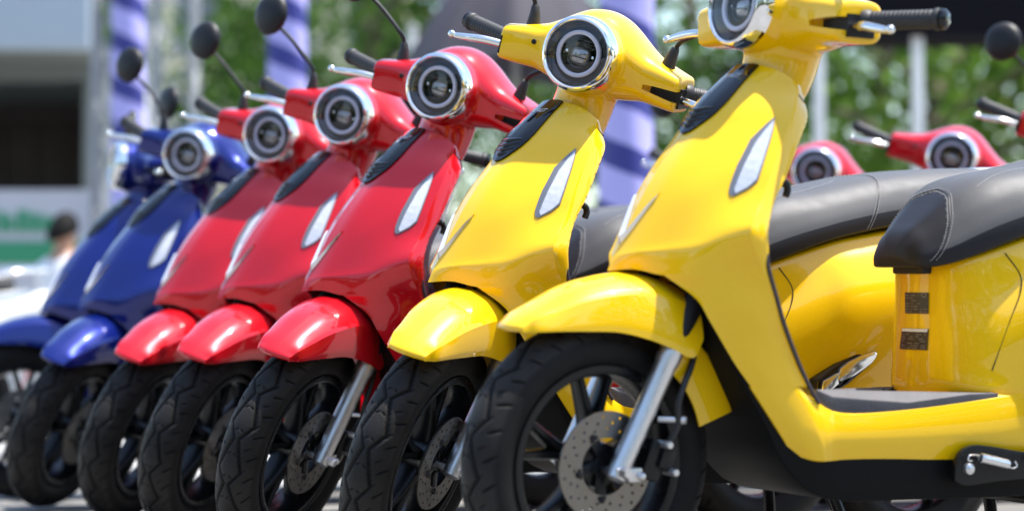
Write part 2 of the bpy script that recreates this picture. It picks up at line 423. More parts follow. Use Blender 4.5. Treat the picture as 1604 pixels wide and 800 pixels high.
A = r.normal(size=(n, 3)); A /= np.linalg.norm(A, axis=1)[:, None]; Bv = np.cross(A, r.normal(size=(n, 3))); Bv /= np.linalg.norm(Bv, axis=1)[:, None]; L = .09
me = bpy.data.meshes.new('hedge_leaves'); me.from_pydata([tuple(p) for p in np.stack([pos - A * L, pos + Bv * L * .5, pos + A * L, pos - Bv * L * .5], 1).reshape(-1, 3)], [], [(4 * i, 4 * i + 1, 4 * i + 2, 4 * i + 3) for i in range(n)])
obj('foliage', me, LEAF[0], hedge)
m = MB()
for x in np.arange(-6.4, 8.5, .5): m.tube([(x, 0, 0), (x + .05, .02, .5), (x - .03, 0, 1.1)], [.03, .02, .01], 6)
obj('stems', m.mesh('stems', merge=0), B['bark'], hedge)['kind'] = 'stuff'

def boxm(x0, x1, y0, y1, z0, z1, bevel=0): return MB().box(((x0 + x1) / 2, (y0 + y1) / 2, (z0 + z1) / 2), (x1 - x0, y1 - y0, z1 - z0)).mesh('box', bevel=bevel)
def rel(root, name, x0, x1, y0, y1, z0, z1, m, parent=None, bevel=0):
    l = root.location
    return obj(name, boxm(x0 - l.x, x1 - l.x, y0 - l.y, y1 - l.y, z0, z1, bevel), m, parent or root)
# pavilion on the left: pale fascia, grey soffit, dark open front
pv = thing('pavilion', 'pale building at the upper left with deep roof edge and dark open front', 'building', (-6.0, 22, 0))
rel(pv, 'fascia', -9.2, -3.78, 21.2, 21.45, 3.27, 4.55, B['pale_panel'], bevel=.02)
rel(pv, 'soffit', -9.15, -3.80, 21.46, 26.5, 3.285, 3.42, B['soffit'])
rel(pv, 'beam', -9.1, -3.86, 22.4, 22.62, 3.13, 3.284, B['soffit'])
rel(pv, 'rear_wall', -9.1, -3.9, 26.0, 26.2, 0, 3.284, B['dark_wood'])
rel(pv, 'side_wall', -3.98, -3.80, 22.63, 25.99, 0, 3.284, B['white_wall'])
for x in (-8.6, -7.0, -5.5, -3.95):
    rel(pv, 'column', x - .09, x + .09, 22.42, 22.60, 0, 3.128, B['soffit'])
rel(pv, 'parapet', -8.4, -4.05, 22.44, 22.54, .0, 1.55, B['white_wall'])
for i, x in enumerate(np.arange(-8.3, -4.1, .35)):
    rel(pv, 'wall_board', x, x + .33, 25.90, 25.985, .05, 3.0, B['dark_wood'])
for z in (1.62, 1.78, 1.94): rel(pv, 'rail', -8.4, -4.05, 22.46, 22.50, z, z + .04, B['soffit'])
for x in np.arange(-8.3, -4.1, .42): rel(pv, 'baluster', x, x + .03, 22.505, 22.53, 1.551, 1.98, B['soffit'])
rel(pv, 'cabinet', -5.35, -4.75, 25.2, 25.8, 0, 1.9, B['dark_wood'])
rel(pv, 'cabinet', -4.65, -4.25, 25.3, 25.8, 0, 2.3, B['white_wall'])
# banner with green print in front of it
bn = thing('banner', 'white banner with blurred green lettering in front of the pavilion', 'banner', (-4.1, 18.5, 0))
rel(bn, 'cloth', -5.3, -3.18, 18.50, 18.53, 1.02, 1.80, B['banner'])
rel(bn, 'green_band', -5.3, -3.18, 18.484, 18.496, 1.22, 1.40, B['banner_green'])
rr = random.Random(4); x = -5.2
while x < -3.45:
    wd = rr.uniform(.05, .12)
    if rr.random() < .95: rel(bn, 'green_stroke', x, x + wd, 18.486, 18.496, 1.47, 1.47 + rr.uniform(.10, .17), B['banner_green'])
    x += wd + rr.uniform(.012, .03)
for x in (-5.25, -3.2): rel(bn, 'pole', x - .02, x + .02, 18.54, 18.58, 0, 1.9, B['steel'])
rel(bn, 'blue_panel', -3.14, -2.98, 18.3, 18.34, .9, 1.55, B['blue_box'])
# lattice masts
def lattice(x, y, h, w_, label, tilt=0.0):
    t = thing('truss_tower', label, 'truss', (x, y, 0), 'metal truss towers')
    c = [(-w_, -w_), (w_, -w_), (w_, w_), (-w_, w_)]
    for a, b in c: obj('chord', MB().tube([(a, b, 0), (a + tilt, b, h)], .024, 8).mesh('chord'), B['steel'], t)
    k = 0; z = .1
    while z < h - .4:
        for i in range(4):
            a, b = c[i], c[(i + 1) % 4]
            if k % 2: a, b = b, a
            obj('brace', MB().tube([(a[0] + tilt * z / h, a[1], z), (b[0] + tilt * (z + .4) / h, b[1], z + .4)], .013, 6).mesh('brace'), B['steel'], t)
        z += .4; k += 1
    obj('foot_plate', MB().box((0, 0, .01), (w_ * 2.6, w_ * 2.6, .02)).mesh('foot_plate'), B['steel'], t)
lattice(-2.98, 17.6, 3.9, .10, 'grey metal truss tower at the right end of the pavilion')
lattice(-2.78, 19.6, 4.3, .16, 'grey metal truss tower between the two left striped pillars')
# pillars wrapped in striped cloth
def stripe_mat():
    m = mat('striped_cloth', (.42, .40, .72), .6)
    n = m.node_tree; b = n.nodes['Principled BSDF']; tc = n.nodes.new('ShaderNodeTexCoord')
    sp = n.nodes.new('ShaderNodeSeparateXYZ'); n.links.new(tc.outputs['Object'], sp.inputs[0])
    at_ = n.nodes.new('ShaderNodeMath'); at_.operation = 'ARCTAN2'; n.links.new(sp.outputs[1], at_.inputs[0]); n.links.new(sp.outputs[0], at_.inputs[1])
    dv = n.nodes.new('ShaderNodeMath'); dv.operation = 'MULTIPLY'; dv.inputs[1].default_value = -1 / (2 * math.pi); n.links.new(at_.outputs[0], dv.inputs[0])
    zz = n.nodes.new('ShaderNodeMath'); zz.operation = 'MULTIPLY_ADD'; zz.inputs[1].default_value = -3.1; n.links.new(sp.outputs[2], zz.inputs[0]); n.links.new(dv.outputs[0], zz.inputs[2])
    fr = n.nodes.new('ShaderNodeMath'); fr.operation = 'FRACT'; n.links.new(zz.outputs[0], fr.inputs[0])
    cp = n.nodes.new('ShaderNodeValToRGB'); cp.color_ramp.interpolation = 'LINEAR'
    cp.color_ramp.elements[0].position = .54; cp.color_ramp.elements[0].color = (.38, .36, .72, 1)
    cp.color_ramp.elements[1].position = .57; cp.color_ramp.elements[1].color = (.025, .030, .20, 1)
    e = cp.color_ramp.elements.new(.97); e.color = (.025, .030, .20, 1); e = cp.color_ramp.elements.new(1.0); e.color = (.38, .36, .72, 1)
    n.links.new(fr.outputs[0], cp.inputs[0]); n.links.new(cp.outputs[0], b.inputs['Base Color'])
    return m
SM = stripe_mat()
def pillar(u, Y, h, rad, label):
    x = (u - 802) / 3738.6 * Y
    t = thing('striped_pillar', label, 'pillar', (x, Y, 0), 'pillars wrapped in striped cloth')
    rr = np.random.default_rng(int(u)); zs = np.linspace(.06, h, 40)
    G = np.array([[(rad * (1 + .05 * math.sin(3 * a + z * 4) + .02 * math.sin(7 * a - z * 9)) * math.cos(a), rad * (1 + .05 * math.sin(3 * a + z * 4)) * math.sin(a), z) for a in np.linspace(0, 2 * np.pi, 36, endpoint=False)] for z in zs])
    obj('wrap', MB().grid(G, cv=True, cap=True).mesh('wrap', sharp=60), SM, t)
    obj('base', MB().box((0, 0, .03), (rad * 3, rad * 3, .06)).mesh('base', bevel=.008), B['steel'], t)
pillar(199, 17.2, 4.2, .125, 'lavender and navy striped pillar beside the pavilion at the left')
pillar(449, 15.4, 4.2, .125, 'lavender and navy striped pillar above the red scooters')
pillar(982, 11.8, 3.4, .135, 'lavender and navy striped pillar between the two yellow scooters')
# cream house far behind
hs = thing('house', 'cream house far behind the striped pillars', 'building', (-6.5, 52, 0))
rel(hs, 'wall', -12.5, -2.4, 52, 58, 0, 9.5, B['cream'])
for x in (-11.4, -9.4, -7.4, -5.4, -3.6):
    for z in (1.2, 4.4, 7.2):
        f = rel(hs, 'window', x, x + 1.1, 51.93, 51.99, z, z + 1.5, B['white_wall'])
        rel(hs, 'pane', x + .08, x + 1.02, 51.90, 51.925, z + .08, z + 1.42, B['window'], f)
rel(hs, 'cornice', -12.7, -2.2, 51.7, 58.2, 9.5, 9.9, B['white_wall'])
# dark umbrella
def umbrella(x, y, zr, rad, rise, label):
    t = thing('umbrella', label, 'umbrella', (x, y, 0))
    G = []
    for k in range(11):
        q = k / 10
        G.append([(rad * q * (1 - .05 * (math.cos(8 * a) < 0) * q) * math.cos(a), rad * q * (1 - .05 * (math.cos(8 * a) < 0) * q) * math.sin(a), zr + rise * (1 - q ** 1.7) - .05 * q * abs(math.sin(4 * a))) for a in np.linspace(0, 2 * np.pi, 64, endpoint=False)])
    obj('canopy', MB().grid(np.array(G), cv=True).mesh('canopy', sharp=50, mods=[('SOLIDIFY', dict(thickness=.004))]), B['umbrella'], t)
    obj('pole', MB().tube([(0, 0, .1), (0, 0, zr + rise - .01)], .022, 12).mesh('pole'), B['steel'], t)
    obj('base', MB().lathe([(0, .10), (.06, .10), (.24, .04), (.26, 0)], (0, 0, 0), (0, 0, 1), 28).mesh('base'), B['canopy_black'], t)
    for k in range(8):
        a = 2 * math.pi * k / 8
        obj('rib', MB().tube([(0, 0, zr + rise - .04), (.5 * rad * math.cos(a), .5 * rad * math.sin(a), zr + rise * .68 - .03), (.97 * rad * math.cos(a), .97 * rad * math.sin(a), zr - .03)], .007, 6).mesh('rib'), B['steel'], t)
umbrella(.02, 13.6, 2.16, .64, .70, 'large dark grey umbrella behind the turned yellow scooter')
# banner board high behind the umbrella
bd = thing('signboard', 'pale lavender board high up behind the umbrella', 'board', (-.35, 30, 0))
rel(bd, 'board', -.95, .85, 30, 30.06, 4.55, 6.2, mat('lavender_board', (.55, .54, .70), .5))
for x in (-.85, .75): rel(bd, 'post', x - .05, x + .05, 30.07, 30.17, 0, 6.1, B['steel'])
# black canopy with white posts at the right
ct = thing('tent', 'black canopy on white posts at the upper right', 'tent', (4.4, 16, 0))
rel(ct, 'valance', 1.30 + .75, 5.6, 15.6, 15.63, 2.60, 3.05, B['canopy_black'])
G = np.array([[(2.05, 15.62, 3.06), (5.6, 15.62, 3.06)], [(2.05, 17.6, 3.75), (5.6, 17.6, 3.75)], [(2.05, 19.6, 3.06), (5.6, 19.6, 3.06)]]) - np.array((4.4, 16, 0))
obj('roof', MB().grid(G).mesh('roof', sharp=20, mods=[('SOLIDIFY', dict(thickness=.01))]), B['canopy_black'], ct)
rel(ct, 'end_valance', 2.02, 2.045, 15.64, 19.6, 2.62, 3.05, B['canopy_black'])
for u in (1285, 1440): 
    x = (u - 802) / 3738.6 * 15.7
    rel(ct, 'post', x - .036, x + .036, 15.66, 15.732, 0, 3.05, B['post'], bevel=.008)
for x, y in ((5.5, 15.7), (5.5, 19.5), (2.1, 19.5)): rel(ct, 'post', x - .036, x + .036, y - .036, y + .036, 0, 3.05, B['post'], bevel=.008)
for u, Y, lb in ((1183, 17.0, 'white post standing left of the black canopy, between the yellow scooters'), (1655, 14.5, 'white post just beyond the right edge'), (645, 21, 'pale grey post above the largest red scooter')):
    x = (u - 802) / 3738.6 * Y
    p = thing('lamp_post', lb, 'post', (x, Y, 0))
    obj('shaft', MB().tube([(0, 0, 0), (0, 0, 3.4)], [.042, .036], 16).mesh('shaft'), B['post'], p)
    obj('base_plate', MB().lathe([(0, .03), (.09, .03), (.10, .0)], (0, 0, 0), (0, 0, 1), 20).mesh('base_plate'), B['steel'], p)
    obj('cap', MB().lathe([(0, .05), (.03, .045), (.05, .015), (.05, 0)], (0, 0, 3.4), (0, 0, 1), 16).mesh('cap'), B['steel'], p)
# kerb behind the rows
kb = MB().box((0, 20.5, .06), (60, .3, .12)).mesh('kerb', bevel=.02)
struct(obj('kerb', kb, B['kerb']))
# seated person at the left, in a white shirt
def person(x, y, rz):
    t = thing('person', 'person with black hair in a white shirt sitting at the left', 'person', (x, y, .11)); t.rotation_euler = (0, 0, rz)
    J = {'pelvis': (0, 0, .52, .125), 'waist': (0, -.02, .66, .115), 'chest': (0, -.04, .86, .135), 'neck0': (0, -.03, 1.00, .07), 'neck': (0, -.04, 1.06, .052), 'head': (0, -.06, 1.16, .082), 'crown': (0, -.05, 1.25, .078),
         'shl': (.17, -.03, .95, .062), 'ell': (.24, -.12, .72, .046), 'wrl': (.16, -.33, .62, .033), 'hl': (.13, -.40, .61, .038), 'shr': (-.17, -.03, .95, .062), 'elr': (-.24, -.12, .72, .046), 'wrr': (-.14, -.33, .62, .033), 'hr': (-.11, -.40, .61, .038),
         'hpl': (.09, -.02, .50, .10), 'knl': (.13, -.42, .48, .066), 'anl': (.13, -.44, .09, .045), 'tol': (.14, -.60, .04, .036), 'hpr': (-.09, -.02, .50, .10), 'knr': (-.13, -.42, .48, .066), 'anr': (-.13, -.44, .09, .045), 'tor': (-.14, -.60, .04, .036)}
    E_ = [('pelvis', 'waist'), ('waist', 'chest'), ('chest', 'neck0'), ('neck0', 'neck'), ('neck', 'head'), ('head', 'crown'), ('neck0', 'shl'), ('shl', 'ell'), ('ell', 'wrl'), ('wrl', 'hl'), ('neck0', 'shr'), ('shr', 'elr'), ('elr', 'wrr'), ('wrr', 'hr'), ('pelvis', 'hpl'), ('hpl', 'knl'), ('knl', 'anl'), ('anl', 'tol'), ('pelvis', 'hpr'), ('hpr', 'knr'), ('knr', 'anr'), ('anr', 'tor')]
    ks = list(J)
    def skin(keys, grow, name):
        kk = [k for k in ks if k in keys]; me = bpy.data.meshes.new(name)
        me.from_pydata([J[k][:3] for k in kk], [(kk.index(a), kk.index(b)) for a, b in E_ if a in kk and b in kk], [])
        o = bpy.data.objects.new('tmp', me); C.objects.link(o)
        o.modifiers.new('s', 'SKIN'); o.modifiers.new('u', 'SUBSURF').levels = 2
        for i, k in enumerate(kk):
            sv = me.skin_vertices[0].data[i]; sv.radius = (J[k][3] * grow, J[k][3] * grow); sv.use_root = (i == 0)
        dg = bpy.context.evaluated_depsgraph_get(); dg.update(); r_ = bpy.data.meshes.new_from_object(o.evaluated_get(dg)); bpy.data.objects.remove(o)
        r_.polygons.foreach_set('use_smooth', [True] * len(r_.polygons)); r_.name = name
        return r_
    bd_ = obj('body', skin(ks, 1.0, 'body'), B['skin'], t)
    obj('shirt', skin(['waist', 'chest', 'neck0', 'shl', 'ell', 'shr', 'elr'], 1.13, 'shirt'), B['shirt'], t)
    obj('trousers', skin(['pelvis', 'hpl', 'knl', 'anl', 'hpr', 'knr', 'anr'], 1.13, 'trousers'), B['trousers'], t)
    G = []
    for i in range(9):
        a = i / 8 * 1.75
        G.append([(.098 * math.sin(a) * math.cos(b) * (1 + .05 * math.sin(5 * b)), -.035 + .112 * math.sin(a) * math.sin(b) , 1.195 + .125 * math.cos(a) + (.04 * max(0, -math.sin(b)) - .05 * max(0, math.sin(b))) * math.sin(a)) for b in np.linspace(0, 2 * np.pi, 24, endpoint=False)])
    obj('hair', MB().grid(np.array(G), cv=True).mesh('hair', sharp=80), B['hair'], t)
    st = thing('stool', 'low red plastic stool under the seated person', 'stool', (x, y, 0)); st.rotation_euler = (0, 0, rz)
    obj('seat', MB().box((0, .0, .495), (.30, .30, .03)).mesh('seat', bevel=.01), B['stool'], st)
    for a in (-1, 1):
        for b in (-1, 1): obj('leg', MB().tube([(a * .125, b * .125, .485), (a * .155, b * .155, 0)], [.018, .015], 8).mesh('leg'), B['stool'], st)
person(-2.93, 15.4, 2.5)


# ================================================================ the scooter, built once in its own frame:
# x runs back from the front axle, y to the rider's right, z up from the ground
RAKE = R(26.5)
AX = Vector((math.sin(RAKE), 0, math.cos(RAKE)))
A0 = Vector((-.085, 0, 0))
AXLE = (0, 0, .26)
proto = bpy.data.objects.new('scooter', None); C.objects.link(proto)
STEER = []            # parts that turn with the handlebar
def part(name, me, m, steer=False):
    o = obj(name, me, m, proto)
    if steer: o['steered'] = 1
    return o

# ---- front apron
UP = [[(.330, 0, 1.000), (.333, .035, .997), (.342, .07, .988), (.356, .095, .976), (.372, .112, .958)],
      [(.283, 0, .962), (.289, .035, .960), (.307, .07, .955), (.332, .10, .945), (.362, .126, .935)],
      [(.234, 0, .916), (.241, .04, .914), (.268, .08, .910), (.308, .12, .905), (.343, .147, .905)],
      [(.202, 0, .870), (.211, .045, .870), (.245, .09, .870), (.286, .13, .869), (.318, .164, .868)],
      [(.150, 0, .805), (.161, .05, .804), (.198, .10, .802), (.240, .148, .800), (.276, .183, .798)],
      [(.110, 0, .744), (.123, .05, .744), (.158, .10, .744), (.204, .152, .743), (.245, .197, .740)],
      [(.062, 0, .652), (.080, .05, .658), (.120, .10, .666), (.164, .16, .676), (.208, .221, .686)]]
LOWER = [UP[-1],
         [(.050, 0, .630), (.070, .05, .636), (.108, .10, .640), (.150, .157, .644), (.218, .216, .647)],
         [(.040, 0, .607), (.072, .045, .610), (.104, .095, .600), (.148, .150, .602), (.240, .204, .615)]]
LEG = [[(.110, .095, .598), (.150, .135, .599), (.195, .173, .606), (.245, .203, .615)],
       [(.145, .138, .559), (.180, .165, .559), (.225, .185, .560), (.272, .194, .562)],
       [(.168, .150, .519), (.205, .168, .517), (.250, .183, .516), (.292, .186, .516)],
       [(.219, .152, .445), (.258, .167, .447), (.300, .172, .449), (.335, .168, .450)],
       [(.255, .152, .402), (.290, .164, .402), (.330, .166, .402), (.366, .160, .402)]]
GALL = grid(UP + LOWER[1:], 12, 12)
GU = GALL[:73]
GLOW = GALL[72:]
legr = np.array([cr(np.array(r_), 8) for r_ in LEG]); legr[0] = GLOW[-1, 24:49]
m = MB().grid(GU).grid(GLOW).grid(cr(legr, 8)).mirror()
apron = part('front_apron', m.mesh('front_apron', sharp=50, merge=2e-4), 'PAINT')

def surf(r, c, off=0.0, side=-1):
    """point on the upper apron at control row r, column c (signed: negative = rider's left), pushed out by off"""
    s = -1 if c < 0 else 1; c = min(abs(c), 4 - 1e-6); r = min(max(r, 0), 6 - 1e-6)
    def ev(r, c):
        i = r * 12; j = c * 12; a, b = int(i), int(j); fi, fj = i - a, j - b
        return GU[a, b] * (1 - fi) * (1 - fj) + GU[a + 1, b] * fi * (1 - fj) + GU[a, b + 1] * (1 - fi) * fj + GU[a + 1, b + 1] * fi * fj
    p = ev(r, c)
    e = .12
    du = ev(min(r + e, 5.99), c) - ev(max(r - e, 0), c); dv = ev(r, min(c + e, 3.99)) - (ev(r, c - e) if c >= e else ev(r, e - c) * np.array([1, -1, 1]))
    nrm = np.cross(dv, du); nrm /= np.linalg.norm(nrm)
    if nrm[0] > 0: nrm = -nrm
    p = p + nrm * off
    return np.array([p[0], s * p[1], p[2]])

def uv_patch(poly, off, thick, res=.12, inset=0):
    """solid plate on the apron from a (row, col) polygon"""
    poly = [Vector(p) for p in poly]
    pts = []; n = len(poly)
    for i in range(n):
        a, b = poly[i], poly[(i + 1) % n]; k = max(1, int((b - a).length / res))
        pts += [a.lerp(b, t / k) for t in range(k)]
    nb = len(pts); edges = [(i, (i + 1) % nb) for i in range(nb)]
    lo = [min(p[i] for p in poly) for i in (0, 1)]; hi = [max(p[i] for p in poly) for i in (0, 1)]
    def inside(q):
        c = False
        for i in range(n):
            a, b = poly[i], poly[(i + 1) % n]
            if (a[1] > q[1]) != (b[1] > q[1]) and q[0] < (b[0] - a[0]) * (q[1] - a[1]) / (b[1] - a[1]) + a[0]: c = not c
        return c
    for r_ in np.arange(lo[0] + res / 2, hi[0], res):
        for c_ in np.arange(lo[1] + res / 2, hi[1], res):
            q = Vector((r_, c_))
            if inside(q) and min((q - p).length for p in pts[:nb]) > res * .45: pts.append(q)
    V, E, F, *_ = delaunay_2d_cdt(pts, edges, [], 1, 1e-6)
    top = [surf(p[0], p[1], off + thick) for p in V]; bot = [surf(p[0], p[1], off - .004) for p in V]
    m = MB(); k = len(V)
    cnt = {}
    for f in F:
        for i in range(len(f)):
            e = tuple(sorted((f[i], f[(i + 1) % len(f)]))); cnt[e] = cnt.get(e, 0) + 1
    m.add(top + bot, [tuple(f) for f in F] + [(a, b, b + k, a + k) for (a, b), c in cnt.items() if c == 1])
    return m

def resample(poly, n):
    return [tuple(p) for p in cr(np.array(poly), n)]
half = resample([(.06, 1.24), (.5, 1.32), (1.0, 1.38), (1.8, 1.40), (2.4, 1.18), (2.8, .82), (3.06, .40), (3.14, 0.0)], 3)
badge_poly = [(.04, 0)] + [(.05, .5), (.05, 1.0)] + half
badge_poly = [(r_, -c_) for r_, c_ in badge_poly[1:]] + [(r_, c_) for r_, c_ in badge_poly[1:-1]][::-1]
badge = part('badge_panel', uv_patch(badge_poly, .001, .0032, .16).mesh('badge_panel', sharp=50), 'gloss_black')
tv, tf = text_mesh('VINFAST', .0170)
def on_badge(tx, ty, off):
    r_ = .74 - ty / .058
    # column from lateral distance
    c_ = tx / .040
    return surf(r_, c_, off)
m = MB().add([on_badge(-p[0] * 1.12, p[1], .0050) for p in tv], tf)
obj('lettering', m.mesh('lettering', recalc=False), 'letter', badge)
for i, r_ in enumerate((2.22, 2.46, 2.68, 2.88)):
    wd = [1.10, .98, .78, .46][i]
    cs = np.linspace(-wd, wd, 15)
    path = [surf(r_ - .10 * abs(c_), c_, .0034 + .0012 * math.cos(c_ / wd * 1.4)) for c_ in cs]
    obj('grille_slat', MB().tube(path, [.0014 + .0026 * math.cos(c_ / wd * 1.45) for c_ in cs], 8).mesh('grille_slat'), 'gloss_black', badge)
# V emblem
m = MB()
for s in (-1, 1):
    a = [(5.80, 0.0), (5.4, s * .42), (4.94, s * .84)]
    P = cr(np.array(a), 6)
    wd = np.linspace(1.0, .35, len(P))
    G = []
    for (r_, c_), k in zip(P, wd):
        G.append([surf(r_ + .16 * k, c_, .0005), surf(r_ + .02, c_ + s * .02, .006 * k + .002), surf(r_ - .14 * k, c_, .0005)])
    m.grid(np.array(G))
emblem = part('emblem', m.mesh('emblem', sharp=25), 'emblem')
# indicators
sig = [(2.42, 3.29), (2.9, 3.42), (3.38, 3.52), (3.95, 3.62), (4.46, 3.67), (4.75, 3.45), (5.0, 3.12), (4.95, 2.98), (4.72, 2.88), (4.35, 2.80), (4.0, 2.75), (3.33, 2.77), (2.96, 3.0)]
lens_p = [(2.62, 3.33), (2.9, 3.40), (3.38, 3.49), (3.95, 3.58), (4.42, 3.62), (4.70, 3.42), (4.92, 3.16), (4.80, 3.06), (4.4, 3.0), (4.0, 2.97), (3.4, 3.0), (3.05, 3.14)]
for s in (-1, 1):
    t = part('turn_signal', uv_patch([(a, s * b) for a, b in sig], .0, .0022, .11).mesh('turn_signal'), 'lamp_grey')
    obj('reflector', uv_patch([(a, s * b) for a, b in lens_p], .0024, .0006, .09).mesh('reflector'), 'lamp_white', t)
    obj('lens', uv_patch([(a, s * b) for a, b in lens_p], .0034, .0042, .09).mesh('lens'), 'lamp_lens', t)
    # crease running from the lamp to the lower corner is a fine raised line
# ---- side return and inner leg shield
FE = [UP[i][4] for i in range(7)] + [LOWER[1][4]] + [LEG[i][3] for i in range(5)]
BE = [(.381, .108, .952), (.386, .118, .922), (.378, .139, .895), (.353, .159, .860), (.309, .183, .790), (.270, .199, .735), (.249, .213, .683), (.252, .210, .645),
      (.255, .203, .618), (.279, .193, .562), (.299, .185, .516), (.341, .167, .450), (.371, .159, .402)]
I1 = [(.406, .084, .955), (.402, .098, .923), (.412, .112, .895), (.396, .128, .860), (.366, .150, .790), (.335, .165, .735), (.322, .172, .683), (.320, .168, .645),
      (.322, .162, .618), (.336, .150, .562), (.348, .142, .516), (.368, .130, .450), (.380, .125, .402)]
I2 = [(.432, .046, .957), (.432, .054, .925), (.436, .06, .897), (.426, .07, .860), (.408, .08, .790), (.394, .085, .735), (.388, .085, .683), (.386, .085, .645),
      (.386, .085, .618), (.388, .08, .562), (.390, .075, .516), (.394, .07, .450), (.396, .07, .402)]
I3 = [(.450, 0, .958), (.454, 0, .927), (.442, 0, .898), (.432, 0, .860), (.416, 0, .790), (.404, 0, .735), (.398, 0, .683), (.396, 0, .645), (.396, 0, .618), (.397, 0, .562), (.398, 0, .516), (.400, 0, .450), (.402, 0, .402)]
def tuck(I, f):
    return [(min(x, BE[k][0] + .56 * (BE[k][1] - f * BE[k][1])), f * BE[k][1], z) for k, (x, y, z) in enumerate(I)]
I1, I2, I3 = tuck(I1, .78), tuck(I2, .42), tuck(I3, 0.0)
FEd = np.concatenate([GU[:, -1], GLOW[1:, -1], cr(legr, 8)[1:, -1]])
tq = np.concatenate([np.linspace(0, 6, 73), 6 + np.linspace(0, 2, 25)[1:], 8 + np.linspace(0, 4, 33)[1:]])
def along(P): 
    D = cr(np.array(P), 12); return np.stack([np.interp(tq * 12, np.arange(len(D)), D[:, k]) for k in range(3)], 1)
BEd = along(BE)
lip = FEd * .88 + BEd * .12 + np.array([0, .0015, 0]); lip2 = FEd * .15 + BEd * .85 + np.array([0, .0015, 0])
G = grid(np.stack([BEd, along(I1), along(I2), along(I3)], 1)[::4], 1, 6)
m = MB().grid(np.stack([FEd, lip, lip2, BEd], 1)).grid(G).mirror()
inner = part('inner_leg_shield', m.mesh('inner_leg_shield', sharp=40, merge=2e-4), 'PAINT')
P = np.array([FEd[10] * (1 - q) + BEd[13] * q for q in np.linspace(0.15, 1, 6)][:-1] + [tuple(p) for p in G[3][:9]])
for s in (-1, 1): obj('gap_seal', MB().tube(P * np.array([1, s, 1]), .0022, 8).mesh('gap_seal'), 'groove', inner)
# small hook on the rear face of the shield
hk = cr(np.array([(.315, -.13, .775), (.334, -.135, .772), (.339, -.135, .760), (.335, -.135, .748)]), 5)
obj('bag_hook', MB().tube(hk, .007, 10).mesh('bag_hook'), 'plastic', inner)
for s in (-1, 1):
    P = cr(np.array([(x, s * (y + .0005), z) for x, y, z in [(.250, .206, .640), (.257, .203, .612), (.281, .194, .560), (.302, .187, .514), (.344, .169, .448), (.370, .161, .410), (.386, .160, .386), (.398, .159, .372)]]), 5)
    part('edge_trim', MB().tube(P, .0042, 8).mesh('edge_trim'), 'trim')

# ---- floor, mat, belly
FS = [(.355, -.77, .402, .272, .1525), (.385, -.70, .402, .262, .1640), (.410, -.50, .402, .259, .1660), (.425, -.35, .383, .259, .1620), (.455, -.05, .358, .259, .158), (.60, 0, .364, .258, .158), (.80, 0, .385, .258, .162), (.90, 0, .398, .272, .168), (1.05, 0, .41, .30, .17)]
rows = []
for ks, (xb, sh, zt, zb, wd) in enumerate(FS):
    zs = [(0, zb), (wd * .8, zb), (wd * .93, zb + .006), (wd - .002, zb + .03), (wd, (zt + zb) / 2), (wd, zt - .025), (wd, zt - .007), (wd, zt), (wd * .7, zt), (0, zt)] if ks < 3 else [(0, zb), (wd * .8, zb), (wd * .93, zb + .006), (wd, zb + .035), (wd + .002, (zt + zb) / 2), (wd, zt - .025), (wd - .003, zt - .007), (wd - .012, zt), (wd * .7, zt), (0, zt)]
    half_ = [(xb + sh * (z - .27), y, z) for y, z in zs]
    rows.append([(x, -y, z) for x, y, z in half_] + [(x, y, z) for x, y, z in half_[-2:0:-1]])
G = cr(np.array(rows), 5)
m = MB().grid(G, cv=True, cap=True)
part('floor_panel', m.mesh('floor_panel', sharp=35), 'PAINT')
def floor_z(x): return float(np.interp(x, [.36, .455, .60, .80, .9], [.40, .3575, .364, .385, .398]))
poly = [(.398, -.150), (.43, -.1545), (.60, -.1555), (.74, -.158), (.808, -.1585), (.785, -.135), (.745, -.10), (.70, -.07), (.705, 0)]
poly = poly + [(x, -y) for x, y in poly[-2::-1]]
n = len(poly)
m = MB().add([(x, y * .985, floor_z(x) - .022) for x, y in poly] + [(x, y, floor_z(x) + .0075 + (.006 if x < .44 else 0) - (.006 if x > .80 else 0)) for x, y in poly],
             [tuple(range(n)), tuple(range(2 * n - 1, n - 1, -1))] + [(i, (i + 1) % n, n + (i + 1) % n, n + i) for i in range(n)])
fm = part('floor_mat', m.mesh('floor_mat', bevel=.002), 'mat')
for k in range(9):
    y = -.12 + k * .03
    x1 = .67 if abs(y) < .08 else .72
    obj('mat_rib', MB().bar((.45, y, floor_z(.45) + .0085), (x1, y, floor_z(x1) + .0085), .008, .003).mesh('mat_rib'), 'mat', fm)
poly = [(.190, .590), (.188, .525), (.206, .470), (.238, .412), (.270, .362), (.298, .318), (.333, .258), (.421, .196), (.62, .188), (.92, .190), (.98, .235), (.98, .33), (.42, .33), (.335, .40), (.285, .47), (.225, .575)]
poly = [tuple(p) for p in cr(np.array(poly[:10]), 3)] + poly[10:]
part('belly_pan', prism(poly, -.1475, .1475).mesh('belly_pan', bevel=.005, sharp=50), 'belly')

